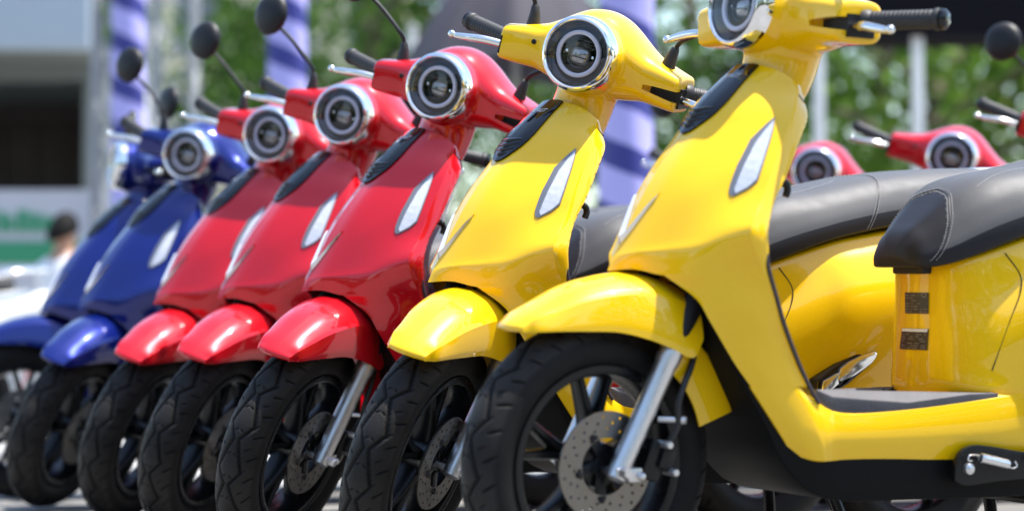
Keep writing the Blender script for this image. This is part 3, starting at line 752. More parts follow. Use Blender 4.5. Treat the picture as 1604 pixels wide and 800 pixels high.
# ---- rear body
SX = [  # x, z0, z1, w, wt, wb, fraction of height at the widest point
    (.722, .384, .634, .020, .018, .020, .5), (.7262, .383, .635, .045, .040, .046, .5), (.734, .381, .637, .075, .066, .077, .45), (.746, .378, .641, .100, .088, .103, .4), (.766, .374, .648, .124, .106, .127, .36),
    (.80, .367, .659, .146, .122, .147, .37), (.86, .356, .681, .169, .136, .159, .42), (.93, .335, .704, .193, .148, .166, .5), (1.0, .31, .724, .216, .156, .168, .55), (1.15, .33, .750, .226, .158, .160, .55),
    (1.30, .42, .772, .216, .155, .15, .5), (1.50, .56, .792, .172, .135, .12, .5), (1.68, .65, .800, .115, .09, .08, .5), (1.76, .71, .792, .05, .04, .03, .5)]
def cowl_half(x, z0, z1, wd, wt, wb, fr):
    h = z1 - z0; zc = z0 + fr * h
    return [(x, 0, z0), (x, wb * .7, z0), (x, wb, z0 + .06 * h), (x, (wb * .35 + wd * .65) * 1.0, z0 + (fr * .5) * h), (x, wd, zc), (x, wd * .97, zc + .18 * h), (x, (wd * .45 + wt * .55), zc + .33 * h),
            (x, wt + .006, z1 - .05 * h - .004), (x, wt - .012, z1), (x, 0, z1)]
HALF = np.array([cowl_half(*s) for s in SX])
GC = grid(HALF, 6, 4)
def cowl_pt(x, z, off=0.0, s=-1):
    """point on the rear body's side at x, z (z above the belly edge)"""
    i = np.argmin(np.abs(GC[:, 10, 0] - x))
    i = min(i, len(GC) - 2); row0 = GC[i]
    js = [j for j in range(8, GC.shape[1] - 6)]
    zz = row0[js, 2]; yy = row0[js, 1]
    y = float(np.interp(z, zz, yy))
    return np.array([x, s * (y + off), z])
m = MB().grid(GC).mirror()
m.add([tuple(p) for p in GC[0]] + [(p[0], -p[1], p[2]) for p in GC[0][::-1]], [tuple(range(2 * GC.shape[1]))])
body = part('rear_body', m.mesh('rear_body', sharp=60, merge=3e-4, mods=[('SMOOTH', dict(factor=.5, iterations=5))]), 'PAINT')
for pts in ([(.835, .655), (.862, .615), (.858, .58), (.832, .52), (.80, .43)], [(1.20, .74), (1.23, .66), (1.20, .55), (1.12, .43)]):
    for s in (-1, 1):
        P = cr(np.array([cowl_pt(x, z, .0010, s) for x, z in pts]), 6)
        obj('panel_seam', MB().tube(P, .0011, 6).mesh('panel_seam'), 'groove', body)
for s in (-1, 1):
    fp = part('footpeg', prism([(.893, .376), (.897, .414), (.95, .448), (1.03, .483), (1.058, .479), (1.046, .450), (.98, .404), (.91, .370)], s * .165, s * .2080).mesh('footpeg', bevel=.005), 'gloss_black')
    obj('peg_arm', prism([tuple(p) for p in cr(np.array([(.944, .406), (.950, .438), (1.0, .463), (1.040, .4755), (1.050, .470), (1.036, .450), (.99, .423)]), 2)], s * .200, s * .2185).mesh('peg_arm', bevel=.0055), 'lever', fp)
    obj('peg_block', prism([(.901, .386), (.906, .411), (.947, .430), (.947, .404), (.915, .383)], s * .200, s * .2160).mesh('peg_block', bevel=.003), 'lever', fp)
# rear lamp, rail, mudguard
tl = part('tail_light', MB().lathe([(.0, .02), (.03, .016), (.042, .0), (.044, -.03)], (1.755, 0, .735), (1, 0, -.25), 24).mesh('tail_light'), 'red_lamp')
P = cr(np.array([(1.28, -.15, .80), (1.40, -.168, .86), (1.56, -.155, .895), (1.70, -.09, .905), (1.735, 0, .905), (1.70, .09, .905), (1.56, .155, .895), (1.40, .168, .86), (1.28, .15, .80)]), 6)
part('grab_rail', MB().tube(P, .012, 12).mesh('grab_rail'), 'chrome')
P = [[(1.62 + .0 * y, y, .66), (1.70, y, .52), (1.73, y, .38)] for y in (-.07, 0, .07)]
part('rear_mudguard', MB().grid(grid(P, 4, 5)).mesh('rear_mudguard', mods=[('SOLIDIFY', dict(thickness=.004))]), 'plastic')

# ---- seat
def seat_half(x, zb, zt, wd, rnd):
    h = zt - zb
    return [(x, 0, zb), (x, wd * .80, zb), (x, wd * .97, zb + .03 * h), (x, wd, zb + .14 * h), (x, wd * .995, zb + .32 * h), (x, wd * (.955 - .05 * rnd), zb + .52 * h), (x, wd * (.87 - .11 * rnd), zb + .74 * h), (x, wd * (.70 - .17 * rnd), zb + .91 * h), (x, wd * .38, zb + .99 * h), (x, 0, zt)]
SS = [(.666, .643, .656, .030, 1), (.671, .631, .674, .056, 1), (.683, .626, .694, .079, 1), (.706, .626, .715, .099, 1), (.736, .634, .743, .119, .8), (.776, .649, .779, .138, .5), (.82, .667, .803, .152, .3),
      (.88, .690, .818, .163, .2), (.94, .710, .828, .169, .2), (1.0, .726, .842, .172, .2), (1.12, .750, .868, .174, .2), (1.25, .768, .886, .170, .2), (1.38, .782, .897, .156, .2), (1.48, .79, .900, .126, .4), (1.545, .802, .893, .08, .6), (1.565, .82, .87, .035, 1)]
GS = grid(np.array([seat_half(*s) for s in SS]), 6, 4)
def split(G, fn):
    a, b = MB(), MB()
    n, mm = G.shape[:2]
    for i in range(n - 1):
        for j in range(mm - 1):
            q = [G[i, j], G[i + 1, j], G[i + 1, j + 1], G[i, j + 1]]
            (a if fn(i, j) else b).add(q, [(0, 1, 2, 3)])
    return a, b
def is_skirt(i, j):
    x = GS[i, j, 0]; jj = j / 4.0
    if jj < 4.0: return True
    zrel = (jj - 3.0) / 6.0
    return x < .694 + .075 * zrel
a_, b_ = split(GS, is_skirt)
me = b_.mirror().mesh('seat', sharp=60, merge=2e-4)
seat = part('seat', me, 'seat')
m = a_.mirror()
m.add([tuple(p) for p in GS[0]] + [(p[0], -p[1], p[2]) for p in GS[0][::-1]], [tuple(range(2 * GS.shape[1]))])
m.add([tuple(p) for p in GS[-1]] + [(p[0], -p[1], p[2]) for p in GS[-1][::-1]], [tuple(range(2 * GS.shape[1]))])
obj('seat_skirt', m.mesh('seat_skirt', sharp=60, merge=2e-4), 'skirt', seat)
def seat_pt(i, j, off):
    i = min(max(i, 0), GS.shape[0] - 1.001); j = min(max(j, 0), GS.shape[1] - 1.001)
    a, b = int(i), int(j); fi, fj = i - a, j - b
    p = GS[a, b] * (1 - fi) * (1 - fj) + GS[a + 1, b] * fi * (1 - fj) + GS[a, b + 1] * (1 - fi) * fj + GS[a + 1, b + 1] * fi * fj
    c = np.array([p[0], 0, p[2] - .06]); d = p - c; d /= np.linalg.norm(d)
    return p + d * off
def sidx(x):
    return float(np.interp(x, GS[:, 0, 0], np.arange(len(GS))))
stt = MB()
def stitch_line(fn, n, L=.55):
    for k in range(n):
        t0, t1 = (k + .5 - L / 2) / n, (k + .5 + L / 2) / n
        p0, p1 = fn(t0), fn(t1)
        for s in (-1, 1):
            stt.tube([(p0[0], s * p0[1], p0[2]), (p1[0], s * p1[1], p1[2])], .0007, 5)
for dx in (0.004, .0125):
    stitch_line(lambda t: seat_pt(sidx(.690 + dx + .078 * t), 12 + 24 * t, .0008), 34)
    stitch_line(lambda t: seat_pt(sidx(1.045 + dx + .10 * t ** 1.3), 9 + 27 * t, .0008), 44)
stitch_line(lambda t: seat_pt(sidx(.80 + .26 * t), 28 + 4 * math.sin(t * 3.1) * (1 - t) + 6 * t * t, .0008), 46)
obj('stitching', stt.mesh('stitching'), 'thread', seat)['kind'] = 'stuff'
# welt seams beside the stitching
for x0, x1, j0, j1, ex in ((.6985, .7765, 12, 36, 1), (1.0535, 1.1535, 9, 36, 1.3)):
    w_ = MB()
    P = [seat_pt(sidx(x0 + (x1 - x0) * t ** ex), j0 + (j1 - j0) * t, .0002) for t in np.linspace(0, 1, 24)]
    w_.tube(P, .0012, 6).mirror()
    obj('seat_seam', w_.mesh('seat_seam'), 'skirt', seat)
part('seat_hinge', MB().box((.732, 0, .626), (.05, .10, .026)).box((.748, -.055, .624), (.03, .02, .024)).mesh('seat_hinge', bevel=.004), 'plastic')

# ---- stickers under the seat (the body's front face)
def sticker(c4, header, q):
    c4 = np.array(c4, float)      # corners in (y, z): top-left, top-right, bottom-right, bottom-left as seen from the left
    def at(u, v, off):
        y, z = (c4[0] * (1 - u) + c4[1] * u) * (1 - v) + (c4[3] * (1 - u) + c4[2] * u) * v
        return np.array([float(np.interp(abs(y), [0, .020, .045, .075, .1], [.7210, .7213, .7253, .7332, .7450])) - .0006 - off, y, z])
    def plate(u0, u1, v0, v1, off, n=8):
        return np.array([[at(u0 + (u1 - u0) * a, v0 + (v1 - v0) * b, off) for b in np.linspace(0, 1, n)] for a in np.linspace(0, 1, n)])
    st = part('sticker', MB().grid(plate(0, 1, 0, 1, .0008)).mesh('sticker'), 'sticker')
    m = MB()
    if header: obj('sticker_header', MB().grid(plate(.02, .98, .01, .15, .0013)).mesh('sticker_header'), 'letter', st)
    r_ = random.Random(3 if header else 5)
    rows_ = np.linspace(.26 if header else .12, .90, 7)
    for v in rows_:
        u = .06
        while u < .92:
            L = r_.uniform(.05, .22)
            if r_.random() < .75 and not (q and v < .28 and u + L > .68): m.grid(plate(u, min(u + L, .95), v, v + .030, .0013, 3))
            u += L + r_.uniform(.02, .10)
    if q:
        tv, tf = text_mesh('Q', .28)
        m.add([at(.84 + p[0], .13 - p[1], .0014) for p in tv], tf)
    obj('sticker_print', m.mesh('sticker_print', recalc=False), 'print', st)
STICKERS = [([(.026, .577), (-.046, .577), (-.046, .536), (.024, .536)], False, True), ([(.036, .507), (-.047, .507), (-.044, .466), (.046, .466)], True, False)]
for s_ in STICKERS: sticker(*s_)

# ---- side stand, folded back, with its spring
poly = [(.692, .225), (.695, .258), (.708, .280), (.735, .291), (.78, .288), (.86, .276), (1.02, .262), (1.02, .236), (.80, .222), (.72, .215)]
ss = part('side_stand', prism([tuple(p) for p in cr(np.array(poly + poly[:1]), 3)[:-1]], -.178, -.166).mesh('side_stand', bevel=.003), 'rim_black')
obj('pivot_bolt', MB().lathe([(0, .012), (.006, .0115), (.0105, .008), (.011, 0)], (.722, -.178, .247), (0, -1, 0), 16).mesh('pivot_bolt'), 'alu', ss)
a, b = np.array((.742, -.190, .268)), np.array((.806, -.190, .2545))
t = np.linspace(0, 1, 260); d = (b - a) / np.linalg.norm(b - a); u = np.array((0, 1, 0)); v = np.cross(d, u)
hel = np.array([a + (b - a) * q + .0082 * (math.cos(q * 2 * np.pi * 22) * u + math.sin(q * 2 * np.pi * 22) * v) for q in t])
sp = MB().tube(hel, .0017, 6)
sp.tube(cr(np.array([(.742, -.190, .272), (.728, -.190, .2735), (.716, -.190, .272), (.714, -.190, .264), (.722, -.190, .2625)]), 5), .0016, 6)
sp.tube(cr(np.array([(.806, -.190, .2500), (.820, -.190, .247), (.828, -.190, .252), (.823, -.190, .2605)]), 5), .0016, 6)
obj('spring', sp.mesh('spring'), 'spring', ss)
m = MB()
for s in (-1, 1): m.tube(cr(np.array([(.98, s * .10, .24), (1.02, s * .13, .12), (1.05, s * .16, .014), (1.09, s * .175, .014)]), 5), .013, 10)
m.tube([(1.0, -.12, .17), (1.0, .12, .17)], .011, 10)
part('centre_stand', m.mesh('centre_stand'), 'rim_black')

# ---- wheels
def tyre_mesh(name, cx, cz, R0, r0, wy, nth, nph, tread=True):
    th = np.linspace(0, 2 * np.pi, nth, endpoint=False)
    ph = np.linspace(-R(142), R(142), nph)
    T, Pp = np.meshgrid(th, ph, indexing='ij')
    s = np.degrees(Pp) / 75.0            # -1..1 over the tread
    lat = np.radians(np.abs(s) * 75) * r0  # metres from the crown line
    d = np.zeros_like(T)
    if tread:
        circ = 2 * np.pi * (R0 + r0)
        arc = T / (2 * np.pi) * circ
        def tri(x): return 2 * np.abs(2 * (x - np.floor(x + .5))) - 1
        def groove(dist, wid, dep): return dep * np.clip(1.35 - (dist / wid) * 1.1, 0, 1)
        nz = 15
        asym = T * nz / (2 * np.pi); fz = asym - np.floor(asym)
        zig = np.where(fz < .68, -1 + 2 * fz / .68, 1 - 2 * (fz - .68) / .32)
        for sd in (-1, 1):
            cl = sd * .0180 + zig * .0120 * sd
            sl_ = np.radians(s * 75) * r0
            d = np.maximum(d, groove(np.abs(sl_ - cl), .0040, .0050))
            # slanted sipes on the shoulder and near the crown
            for n_, lo, hi, sk, wdt, ph0 in ((30, .037, .060, .55, .0028, .2), (30, .027, .039, .75, .0020, .62), (30, .002, .012, -.9, .0020, .45)):
                q = T * n_ / (2 * np.pi) + sk * (sl_ * sd - lo) / (circ / n_) + ph0
                dist = np.abs(q - np.round(q)) * circ / n_
                win = np.clip(np.minimum(sl_ * sd - lo, hi - sl_ * sd) / .002, 0, 1)
                d = np.maximum(d, groove(dist, wdt, .0036) * win)
    rr = r0 - d
    rad = R0 + rr * np.cos(Pp); y = wy / r0 * rr * np.sin(Pp)
    # squarer carcass
    G = np.stack([cx + rad * np.cos(T), y, cz + rad * np.sin(T)], -1)
    me = MB().grid(G, cu=True).mesh(name, sharp=80, merge=0)
    at_ = me.attributes.new('wear_shade', 'FLOAT', 'POINT')
    wear_shade = np.clip(1 - d / .0022, 0, 1) * np.clip((1.05 - np.abs(s)) * 6, .25, 1)  # high on dusty blocks; drops in grooves, putting their shade into the colour
    at_.data.foreach_set('value', wear_shade.ravel().astype(np.float32))
    return me
def rim_mesh(name, cx, cz, spokes=5):
    m = MB()
    prof = [(.176, -.036), (.181, -.0385), (.180, -.0415), (.172, -.0425), (.164, -.039), (.160, -.030), (.156, -.014), (.155, 0), (.156, .014), (.160, .030), (.164, .039), (.172, .0425), (.180, .0415), (.181, .0385), (.176, .036), (.168, .02), (.166, 0), (.168, -.02)]
    m.lathe(prof, (cx, 0, cz), (0, 1, 0), 72, closed=True)
    for k in range(spokes):
        a = 2 * np.pi * k / spokes + .31
        for sg in (-1, 1):
            # split spoke: two bars that leave the hub together and spread towards the rim
            pts = [(.030, .10), (.075, .095), (.115, .16), (.160, .20)]
            P = cr(np.array([(cx + r_ * math.cos(a + sg * w_), sg * .0, cz + r_ * math.sin(a + sg * w_)) for r_, w_ in pts]), 4)
            hw = np.linspace(.0105, .0075, len(P)); dep = np.linspace(.026, .017, len(P))
            T = np.gradient(P, axis=0); T /= np.linalg.norm(T, axis=1)[:, None]
            N = np.stack([-T[:, 2], 0 * T[:, 0], T[:, 0]], 1)
            G = np.stack([P + N * hw[:, None] * c_ + np.array([0, 1, 0]) * (dep * e_)[:, None] for c_, e_ in ((-1, -.7), (-.6, -1), (.6, -1), (1, -.7), (1, .7), (.6, 1), (-.6, 1), (-1, .7))], 1)
            m.grid(G, cv=True, cap=True)
    return m.mesh(name, sharp=35)
def hub_mesh(name, cx, cz):
    return MB().lathe([(0, -.052), (.022, -.052), (.024, -.046), (.040, -.044), (.043, -.03), (.036, -.02), (.034, 0), (.036, .02), (.043, .03), (.040, .044), (.024, .046), (.022, .052), (0, .052)], (cx, 0, cz), (0, 1, 0), 36).mesh(name, sharp=35)
fw = part('front_wheel', hub_mesh('front_wheel', 0, .26), 'rim_black', True)
obj('tyre', tyre_mesh('tyre', 0, .26, .212, .048, .049, 900, 72), 'tyre', fw)
obj('rim', rim_mesh('rim', 0, .26), 'rim_black', fw)
rw = part('rear_wheel', hub_mesh('rear_wheel', 1.32, .26), 'rim_black')
obj('tyre', tyre_mesh('rear_tyre', 1.32, .26, .205, .055, .06, 420, 48), 'tyre', rw)
obj('rim', rim_mesh('rear_rim', 1.32, .26), 'rim_black', rw)
# drilled brake disc
def disc(name, cx, cz, y, r1, r0, th_):
    def circ(c0, c1, r_, n_, ph=0): return [Vector((c0 + r_ * math.cos(2 * math.pi * i / n_ + ph), c1 + r_ * math.sin(2 * math.pi * i / n_ + ph))) for i in range(n_)]
    loops = [circ(0, 0, r1, 72), circ(0, 0, r0, 48)]
    for k in range(15):
        a = 2 * math.pi * k / 15
        for r_, da in ((r1 - .010, 0), (r1 - .021, .16), (r1 - .032, .30)):
            loops.append(circ(r_ * math.cos(a + da), r_ * math.sin(a + da), .0032, 8))
    V = []; E = []
    for L in loops:
        o = len(V); V += L; E += [(o + i, o + (i + 1) % len(L)) for i in range(len(L))]
    V2, E2, F2, *_ = delaunay_2d_cdt(V, E, [], 0, 1e-6)
    def hole(c):
        if c.length < r0: return True
        for L in loops[2:]:
            cc = sum(L, Vector((0, 0))) / len(L)
            if (c - cc).length < .0029: return True
        return c.length > r1
    F = [f for f in F2 if not hole(sum((V2[i] for i in f), Vector((0, 0))) / len(f))]
    cnt = {}
    for f in F:
        for i in range(len(f)):
            e = tuple(sorted((f[i], f[(i + 1) % len(f)]))); cnt[e] = cnt.get(e, 0) + 1
    k = len(V2); m = MB()
    m.add([(cx + p[0], y - th_ / 2, cz + p[1]) for p in V2] + [(cx + p[0], y + th_ / 2, cz + p[1]) for p in V2],
          [tuple(f) for f in F] + [tuple(i + k for i in f)[::-1] for f in F] + [(a, b, b + k, a + k) for (a, b), c in cnt.items() if c == 1])
    return m.mesh(name, sharp=30, merge=0)
obj('brake_disc', disc('brake_disc', 0, .26, -.058, .100, .052, .004), 'steel', fw)
m = MB()
for k in range(5):
    a = 2 * math.pi * k / 5 + .6
    p0 = np.array([.020 * math.cos(a), -.052, .26 + .020 * math.sin(a)]); p1 = np.array([.060 * math.cos(a + .25), -.058, .26 + .060 * math.sin(a + .25)])
    m.bar(p0, p1, .006, .020)
    m.lathe([(0, .007), (.0055, .006), (.007, .002), (.007, 0)], p1, (0, -1, 0), 10)
obj('disc_carrier', m.mesh('disc_carrier', bevel=.0012), 'rim_black', fw)

# ---- fork
ud = np.array(AX); ud = ud / np.linalg.norm(ud)
for s in (-1, 1):
    b0 = np.array((.010, s * .083, .252)); 
    L = [(-.016, .012), (-.012, .0185), (.0, .0195), (.05, .0195), (.10, .0200), (.215, .0205), (.222, .0225), (.243, .0225), (.247, .019), (.250, .015), (.42, .015)]
    P = [b0 + ud * t_ for t_, r_ in L]
    f = part('fork_leg', MB().tube(P[:10], [r_ for t_, r_ in L][:10], 28).mesh('fork_leg', sharp=30), 'alu', True)
    obj('fork_tube', MB().tube(P[9:], [.0205, .0205], 20).mesh('fork_tube'), 'plastic', f)
    obj('axle_nut', MB().lathe([(0, .026), (.009, .025), (.0105, .021), (.0105, .006), (.013, .004), (.013, -.012)], b0 + np.array((-.002, s * .012, .002)), (0, s, 0), 6).lathe([(.008, -.02), (.008, .040)], b0 * np.array((1, 0, 1)) + np.array((0, s * .062, 0)), (0, s, 0), 12).mesh('axle_nut', sharp=25), 'alu', f)
    if s < 0:
        obj('axle_lug', MB().box(b0 + np.array((.030, -.002, -.004)), (.030, .026, .026)).lathe([(0, .012), (.007, .011), (.009, .006), (.009, -.01)], b0 + np.array((.04, -.014, -.006)), (0, -1, 0), 6).mesh('axle_lug', bevel=.005), 'alu', f)
cal = MB().box((.086, -.072, .272), (.040, .044, .072), np.array(Matrix.Rotation(.35, 3, 'Y'))).box((.108, -.088, .278), (.030, .030, .046), np.array(Matrix.Rotation(.35, 3, 'Y')))
cp = part('brake_caliper', cal.mesh('brake_caliper', bevel=.006), 'rim_black', True)
for x, z in ((.100, .302), (.116, .252)):
    obj('caliper_bolt', MB().lathe([(0, .024), (.006, .023), (.0075, .019), (.0075, -.01)], (x, -.094, z), (0, -1, 0), 10).mesh('caliper_bolt', sharp=30), 'alu', cp)
m = MB().tube([(.100, -.075, .345), (.135, -.10, .345)], .006, 10).lathe([(0, .010), (.007, .008), (.008, 0)], (.135, -.10, .345), (.6, -.7, 0), 10)
obj('hose_union', m.mesh('hose_union', sharp=30), 'alu', cp)
P = cr(np.array([(.112, -.092, .300), (.128, -.098, .335), (.126, -.100, .375), (.140, -.096, .41), (.165, -.085, .45), (.185, -.07, .51), (.19, -.05, .60)]), 8)
part('brake_hose', MB().tube(P, .0062, 10).mesh('brake_hose'), 'hose', True)

# ---- front mudguard
FD = [(-.185, .4985, .038, .4985, .040, .4980), (-.1885, .5035, .040, .503, .0415, .4985), (-.187, .5100, .041, .508, .0430, .4990), (-.178, .5185, .044, .514, .047, .4993), (-.152, .5360, .050, .525, .056, .500), (-.115, .556, .056, .537, .064, .502), (-.06, .582, .066, .556, .075, .503), (0, .599, .075, .567, .085, .502), (.055, .606, .082, .571, .095, .491), (.10, .604, .087, .567, .104, .476), (.15, .590, .090, .554, .107, .458), (.172, .580, .090, .545, .105, .490)]
rows = [[(x, 0, zt), (x + .003 * (x < -.17), yc * .5, zt - .20 * (zt - zc)), (x + .008 * (x < -.17), yc * .86, zt - .68 * (zt - zc)), (x + .010 * (x < -.17), yc, zc), (x + .010 * (x < -.17), yc + .5 * (yl - yc), zc - .36 * (zc - zl)), (x + .010 * (x < -.17), yc + .9 * (yl - yc), zc - .75 * (zc - zl)), (x + .010 * (x < -.17), yl, zl)] for x, zt, yc, zc, yl, zl in FD]
G1 = grid(np.array([r_[:4] for r_ in rows]), 6, 5); G2 = grid(np.array([r_[3:] for r_ in rows]), 6, 5)
m = MB().grid(G1).grid(G2).mirror()
fd = part('front_mudguard', m.mesh('front_mudguard', sharp=30, merge=2e-4, mods=[('SOLIDIFY', dict(thickness=.004, offset=-1))]), 'PAINT', True)
# its rear flap behind the tyre
rows = []
for a in np.linspace(R(64), R(20), 9):
    r_ = .284 + .004 * math.sin((a - R(18)) * 3)
    c_, s_ = math.cos(a), math.sin(a); k = (R(64) - a) / R(46)
    lip = .080
    rows.append([((r_ - lip) * c_, .080, .26 + (r_ - lip) * s_), ((r_ - .010) * c_, .080, .26 + (r_ - .01) * s_), (r_ * c_, .070, .26 + r_ * s_), ((r_ + .003) * c_, .035, .26 + (r_ + .003) * s_), ((r_ + .004) * c_, 0, .26 + (r_ + .004) * s_)])
m = MB().grid(grid(np.array(rows), 2, 4)).mirror()
part('mudguard_flap', m.mesh('mudguard_flap', sharp=40, merge=2e-4, mods=[('SOLIDIFY', dict(thickness=.004, offset=-1))]), 'PAINT', True)

# ---- headlight and handlebar cowl
TL = .0876
HC = np.array((.2935, 0, 1.109)); HN = np.array((-math.cos(TL), 0, math.sin(TL)))
def superell(cx, cz, hx, hz, e, y, n=40, top=0.0):
    P = []
    for t_ in np.linspace(0, 2 * np.pi, n, endpoint=False):
        c_, s_ = math.cos(t_), math.sin(t_)
        x = cx + hx * math.copysign(abs(c_) ** (2 / e), c_); z = cz + hz * math.copysign(abs(s_) ** (2 / e), s_)
        P.append((x, y, z))
    return P
YS = [(0, .320, .525, 1.020, 1.203, 2.2), (.035, .322, .522, 1.020, 1.197, 2.2), (.065, .335, .515, 1.024, 1.181, 2.3), (.095, .350, .505, 1.030, 1.160, 2.4), (.125, .358, .495, 1.037, 1.141, 2.7), (.155, .360, .487, 1.038, 1.130, 3.4), (.185, .361, .478, 1.038, 1.122, 4.0), (.211, .363, .470, 1.038, 1.116, 4.2)]
sec = [superell((a + b) / 2, (c_ + d_) / 2, (b - a) / 2, (d_ - c_) / 2, e, y) for y, a, b, c_, d_, e in YS]
sec = [[(x, -y, z) for x, y, z in s_] for s_ in sec[:0:-1]] + sec
m = MB().grid(cr(np.array(sec), 3), cv=True, cap=True)
m.lathe([(0, -.001), (.070, -.001), (.0775, -.003), (.0815, -.014), (.0835, -.035), (.085, -.075), (.074, -.13), (.04, -.17), (0, -.18)], HC, HN, 40)
NK = [(1.075, .424, .098, .096), (1.050, .418, .088, .076), (1.020, .412, .079, .064), (.985, .402, .076, .064), (.94, .380, .072, .064), (.89, .345, .050, .050)]
G = np.array([[(cx + hx * math.cos(t_), hy * math.sin(t_), z + (-.35) * hx * math.cos(t_) * 0) for t_ in np.linspace(0, 2 * np.pi, 40, endpoint=False)] for z, cx, hx, hy in NK])
m.grid(cr(G, 4), cv=True, cap=True)
me = m.mesh('handlebar_cowl', merge=0)
me = bake(me, [('REMESH', dict(mode='VOXEL', voxel_size=.0036)), ('SMOOTH', dict(factor=.5, iterations=9))])
# notches for the levers: cut from the front face near each end
cut = MB()
def notch(poly, s, z):
    n_ = len(poly)
    cut.add([(x, s * y, z[i][0]) for i, (x, y) in enumerate(poly)] + [(x, s * y, z[i][1]) for i, (x, y) in enumerate(poly)], [tuple(range(n_)), tuple(range(2 * n_ - 1, n_ - 1, -1))] + [(i, (i + 1) % n_, n_ + (i + 1) % n_, n_ + i) for i in range(n_)])
notch([(.300, .135), (.300, .30), (.425, .30), (.425, .185), (.372, .135)], -1, [(1.072, 1.080), (1.050, 1.090), (1.050, 1.090), (1.058, 1.086), (1.070, 1.080)])
notch([(.300, .203), (.300, .30), (.425, .30), (.425, .203)], 1, [(1.050, 1.090)] * 4)
cut.lathe([(0, .03), (.071, .03), (.071, -.045), (0, -.045)], HC, HN, 40)
co = bpy.data.objects.new('cutter', cut.mesh('cutter')); C.objects.link(co)
me = bake(me, [('BOOLEAN', dict(operation='DIFFERENCE', object=co, solver='EXACT'))])
bpy.data.objects.remove(co)
me.name = 'handlebar_cowl'
me.polygons.foreach_set('use_smooth', [True] * len(me.polygons)); me.set_sharp_from_angle(angle=R(40))
cowl = part('handlebar_cowl', me, 'PAINT', True)
obj('screw_hole', MB().lathe([(0, .003), (.0050, .003), (.0058, .001), (.0058, -.02)], (.3585, .128, 1.098), (-1, 0, .1), 14).mesh('screw_hole'), 'groove', cowl)
for s in (-1, 1):
    # dark switch housing inside the notch
    pl_ = [(.384, s * (.142 if s < 0 else .2035)), (.384, s * .216), (.448, s * .216), (.448, s * (.142 if s < 0 else .2035))]
    obj('switch_housing', MB().add([(x, y, 1.049) for x, y in pl_] + [(x, y, 1.091) for x, y in pl_], [(0, 1, 2, 3), (7, 6, 5, 4), (0, 1, 5, 4), (1, 2, 6, 5), (2, 3, 7, 6), (3, 0, 4, 7)]).mesh('switch_housing'), 'plastic', cowl)
hl = part('headlight', MB().lathe([(.0678, -.004), (.0678, .003), (.0688, .0065), (.0715, .0085), (.0745, .0070), (.0780, .0030), (.0805, -.004), (.0822, -.014), (.0825, -.026), (.080, -.026), (.070, -.02)], HC, HN, 72, closed=True).mesh('headlight', sharp=50), 'chrome', True)
obj('reflector_bowl', MB().lathe([(.0682, .002), (.064, -.004), (.052, -.012), (.050, -.014), (.0405, -.016), (.039, -.022), (.034, -.034), (.024, -.038), (0, -.038)], HC, HN, 60).mesh('reflector_bowl', sharp=30), 'bowl', hl)
obj('light_ring', MB().lathe([(.0405, -.012), (.0410, -.0065), (.0455, -.0045), (.0495, -.0065), (.0505, -.011)], HC, HN, 72).mesh('light_ring'), 'drl', hl)
m = MB()
for k in range(3):
    m.box(HC + HN * -.021 + np.array((0, 0, .020 - k * .0)) , (.01, .05, .006))
obj('projector_frame', MB().lathe([(.0235, -.030), (.0235, -.014), (.0265, -.012), (.0285, -.016), (.0285, -.034)], HC - np.array((0, 0, .004)), HN, 40).mesh('projector_frame'), 'gloss_black', hl)
pc = HC - np.array((0, 0, .004))
def lamp_xy(y, z, o): return pc + HN * o + np.array((math.sin(TL) * z, y, z))
G = []
for q in np.linspace(0, 1, 7):
    rr_ = .0225 * q
    G.append([lamp_xy(rr_ * math.copysign(abs(math.cos(a)) ** .6, math.cos(a)) * 1.05, rr_ * math.copysign(abs(math.sin(a)) ** .6, math.sin(a)) * .85, -.0105 - .010 * q ** 3) for a in np.linspace(0, 2 * np.pi, 32, endpoint=False)])
obj('projector_lens', MB().grid(np.array(G), cv=True).mesh('projector_lens', sharp=60), 'projector', hl)
obj('lens_bar', MB().box(pc + HN * -.0085 + np.array((0, 0, -.003)), (.003, .042, .0022)).mesh('lens_bar', bevel=.0006), 'gloss_black', hl)
for sg in (-1, 1):
    obj('lamp_post', MB().lathe([(0, .004), (.003, .003), (.0035, 0), (.0035, -.012)], lamp_xy(sg * .030, .004, -.018), HN, 10).mesh('lamp_post'), 'chrome', hl)
for q in (.018, .0245, .031):
    obj('lamp_fin', MB().box(HC + HN * -.022 + np.array((0, 0, q)), (.012, 2 * math.sqrt(max(.0385 ** 2 - q * q, 1e-6)), .002)).mesh('lamp_fin'), 'gloss_black', hl)
obj('glass_cover', MB().lathe([(.0681, .002), (.060, .0045), (.045, .0072), (.025, .0088), (0, .0094)], HC, HN, 48).mesh('glass_cover'), 'headglass', hl)

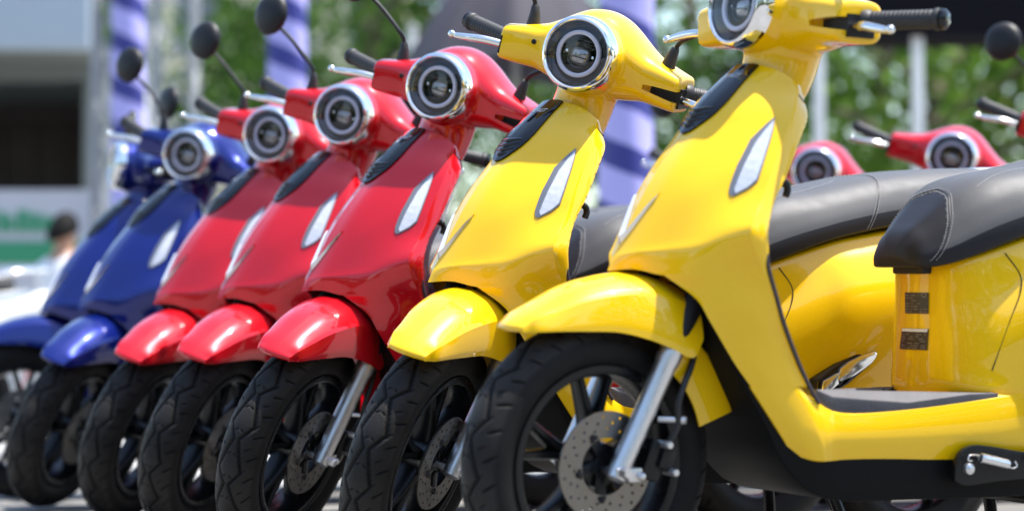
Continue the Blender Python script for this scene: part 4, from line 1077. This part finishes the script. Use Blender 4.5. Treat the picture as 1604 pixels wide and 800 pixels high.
# ---- grips, levers, mirrors
for s in (-1, 1):
    a = np.array((.428, s * .208, 1.080)); b = np.array((.492, s * .345, 1.084)); d = (b - a) / np.linalg.norm(b - a); Lg = np.linalg.norm(b - a)
    prof = [(.0, .0), (.021, .0), (.0215, .012), (.0175, .016)]
    for k in range(14):
        o_ = .020 + k * (Lg - .036) / 14
        prof += [(.0172, o_), (.0179, o_ + .0015), (.0179, o_ + .0050), (.0172, o_ + .0062)]
    prof += [(.0172, Lg - .014), (.0200, Lg - .012), (.0205, Lg - .006), (.0195, Lg - .002)]
    gr = part('grip', MB().lathe(prof, a, d, 28).mesh('grip', sharp=50), 'rubber', True)
    obj('bar_end', MB().lathe([(.0150, Lg - .004), (.0185, Lg), (.0185, Lg + .006), (.014, Lg + .0105), (.006, Lg + .012), (0, Lg + .012)], a, d, 24).mesh('bar_end'), 'gloss_black', gr)
    P = cr(np.array([(.408, s * .182, 1.068), (.398, s * .215, 1.068), (.386, s * .255, 1.067), (.381, s * .290, 1.062), (.382, s * .318, 1.058), (.383, s * .327, 1.058)]), 8)
    k = np.linspace(0, 1, len(P)); rad = .0070 + .0030 * np.sin(k * 3.14) - .0030 * k
    seg = 14
    lv = MB().tube(P, rad, seg)
    lv.v = [(x, y, 1.066 + (z - 1.066) * 1.0) for x, y, z in lv.v]
    ph_ = np.linspace(0, np.pi, 9)
    lv.lathe([(.0085 * math.sin(q), .0085 * -math.cos(q)) for q in ph_], (.383, s * .331, 1.058), (0, s, 0), 14)
    part('brake_lever', lv.mesh('brake_lever', sharp=60), 'lever', True)
    mh = np.array((.405, s * .335, 1.283)); mn = np.array((.93, -s * .30, -.14)); mn /= np.linalg.norm(mn)
    mr = part('mirror', MB().lathe([(0, -.017), (.024, -.0158), (.042, -.0115), (.051, -.006), (.0555, .001), (.057, .006), (.0555, .010), (.053, .010), (.0525, .008)], mh, mn, 40).mesh('mirror'), 'plastic', True)
    obj('mirror_glass', MB().lathe([(.0527, .0082), (.02, .0086), (0, .0088)], mh, mn, 36).mesh('mirror_glass'), 'mirror', mr)
    P = cr(np.array([(.412, s * .166, 1.155), (.409, s * .172, 1.178), (.404, s * .190, 1.195), (.403, s * .245, 1.232), (.398, s * .300, 1.262), (.392, s * .322, 1.278)]), 8)
    obj('mirror_stalk', MB().tube(P, .0052, 12).mesh('mirror_stalk'), 'plastic', mr)
    obj('mirror_boot', MB().tube([(.410, s * .160, 1.112), (.411, s * .161, 1.126), (.4115, s * .164, 1.150), (.411, s * .167, 1.166), (.410, s * .168, 1.170)], [.0165, .0160, .0120, .0092, .0065], 18).mesh('mirror_boot'), 'rubber', mr)

# ---------------------------------------------------------------- placing the scooters
def kids(o): return [c for c in C.objects if c.parent == o]
TREE = {o.name: kids(o) for o in [proto] + kids(proto)}
def steer_matrix(a):
    return Matrix.Translation(A0) @ Matrix.Rotation(a, 4, AX) @ Matrix.Translation(-A0)
def place(loc, yaw, lean, steer, colour, label, group, first=False, skip_mirror=False):
    root = proto if first else proto.copy()
    if not first: C.objects.link(root)
    root.location = (loc[0], loc[1], .003); root.rotation_euler = (R(lean), 0, R(yaw))
    tag(root, label, 'scooter', group)
    for ch in TREE[PROTO_NAME]:
        if skip_mirror and ch.name.startswith('mirror'): continue
        c = ch if first else ch.copy()
        if not first: C.objects.link(c); c.parent = root
        if ch.get('steered'): c.matrix_basis = steer_matrix(R(steer))
        if ch.get('painted'): c.material_slots[0].material = PAINT[colour]
        for gc in TREE[ch.name]:
            d = gc if first else gc.copy()
            if not first: C.objects.link(d); d.parent = c
    return root
PROTO_NAME = proto.name
G1n = 'scooters in the front row'; G2n = 'red scooters in the row behind'
SC = [
    ((.129, 4.346), 26.7, 1.9, 7.1, 'yellow', 'yellow scooter nearest the camera, its front wheel pointing straight ahead', G1n),
    ((-.222, 4.939), 30.2, 2.5, 40.8, 'yellow', 'yellow scooter with handlebar turned, between the nearest yellow one and a red one', G1n),
    ((-.537, 5.546), 28.6, 2.5, 40.7, 'red', 'red scooter next to the yellow pair, largest of the reds', G1n),
    ((-.812, 6.162), 29.6, 3.3, 41.3, 'red', 'red scooter in the middle of the three reds in the front row', G1n),
    ((-1.059, 6.688), 30.6, 3.9, 40.9, 'red', 'red scooter standing right beside the blue scooters', G1n),
    ((-1.382, 7.289), 30.0, 4.7, 42.2, 'blue', 'blue scooter with handlebar turned, beside the red scooters', G1n),
    ((-1.62, 7.90), 30.0, 4.5, -12.0, 'blue', 'farthest blue scooter at the left end, headlight facing left', G1n),
    ((.64, 7.92), 34.0, 3.9, 42, 'red', 'red scooter in the back row, headlight just above the grey seat', G2n),
    ((1.00, 7.40), 34.0, 3.9, 42, 'red', 'red scooter in the back row, headlight near the right edge', G2n),
    ((1.265, 6.72), 33.0, 3.9, 42, 'red', 'red scooter cut by the right edge, only handlebar and mirror in view', G2n),
    ((.37, 8.35), 30.0, 3.9, 41, 'red', 'red scooter in the back row almost hidden behind the nearest yellow scooter', G2n),
    ((-3.80, 10.8), 29.0, 3.0, 20, 'white', 'white scooter at the left edge behind the blue ones, only its rear showing', 'white scooters'),
]
for i, a in enumerate(SC): 
    if i: place(*a, skip_mirror=i in (7, 8))
place(*SC[0], first=True)
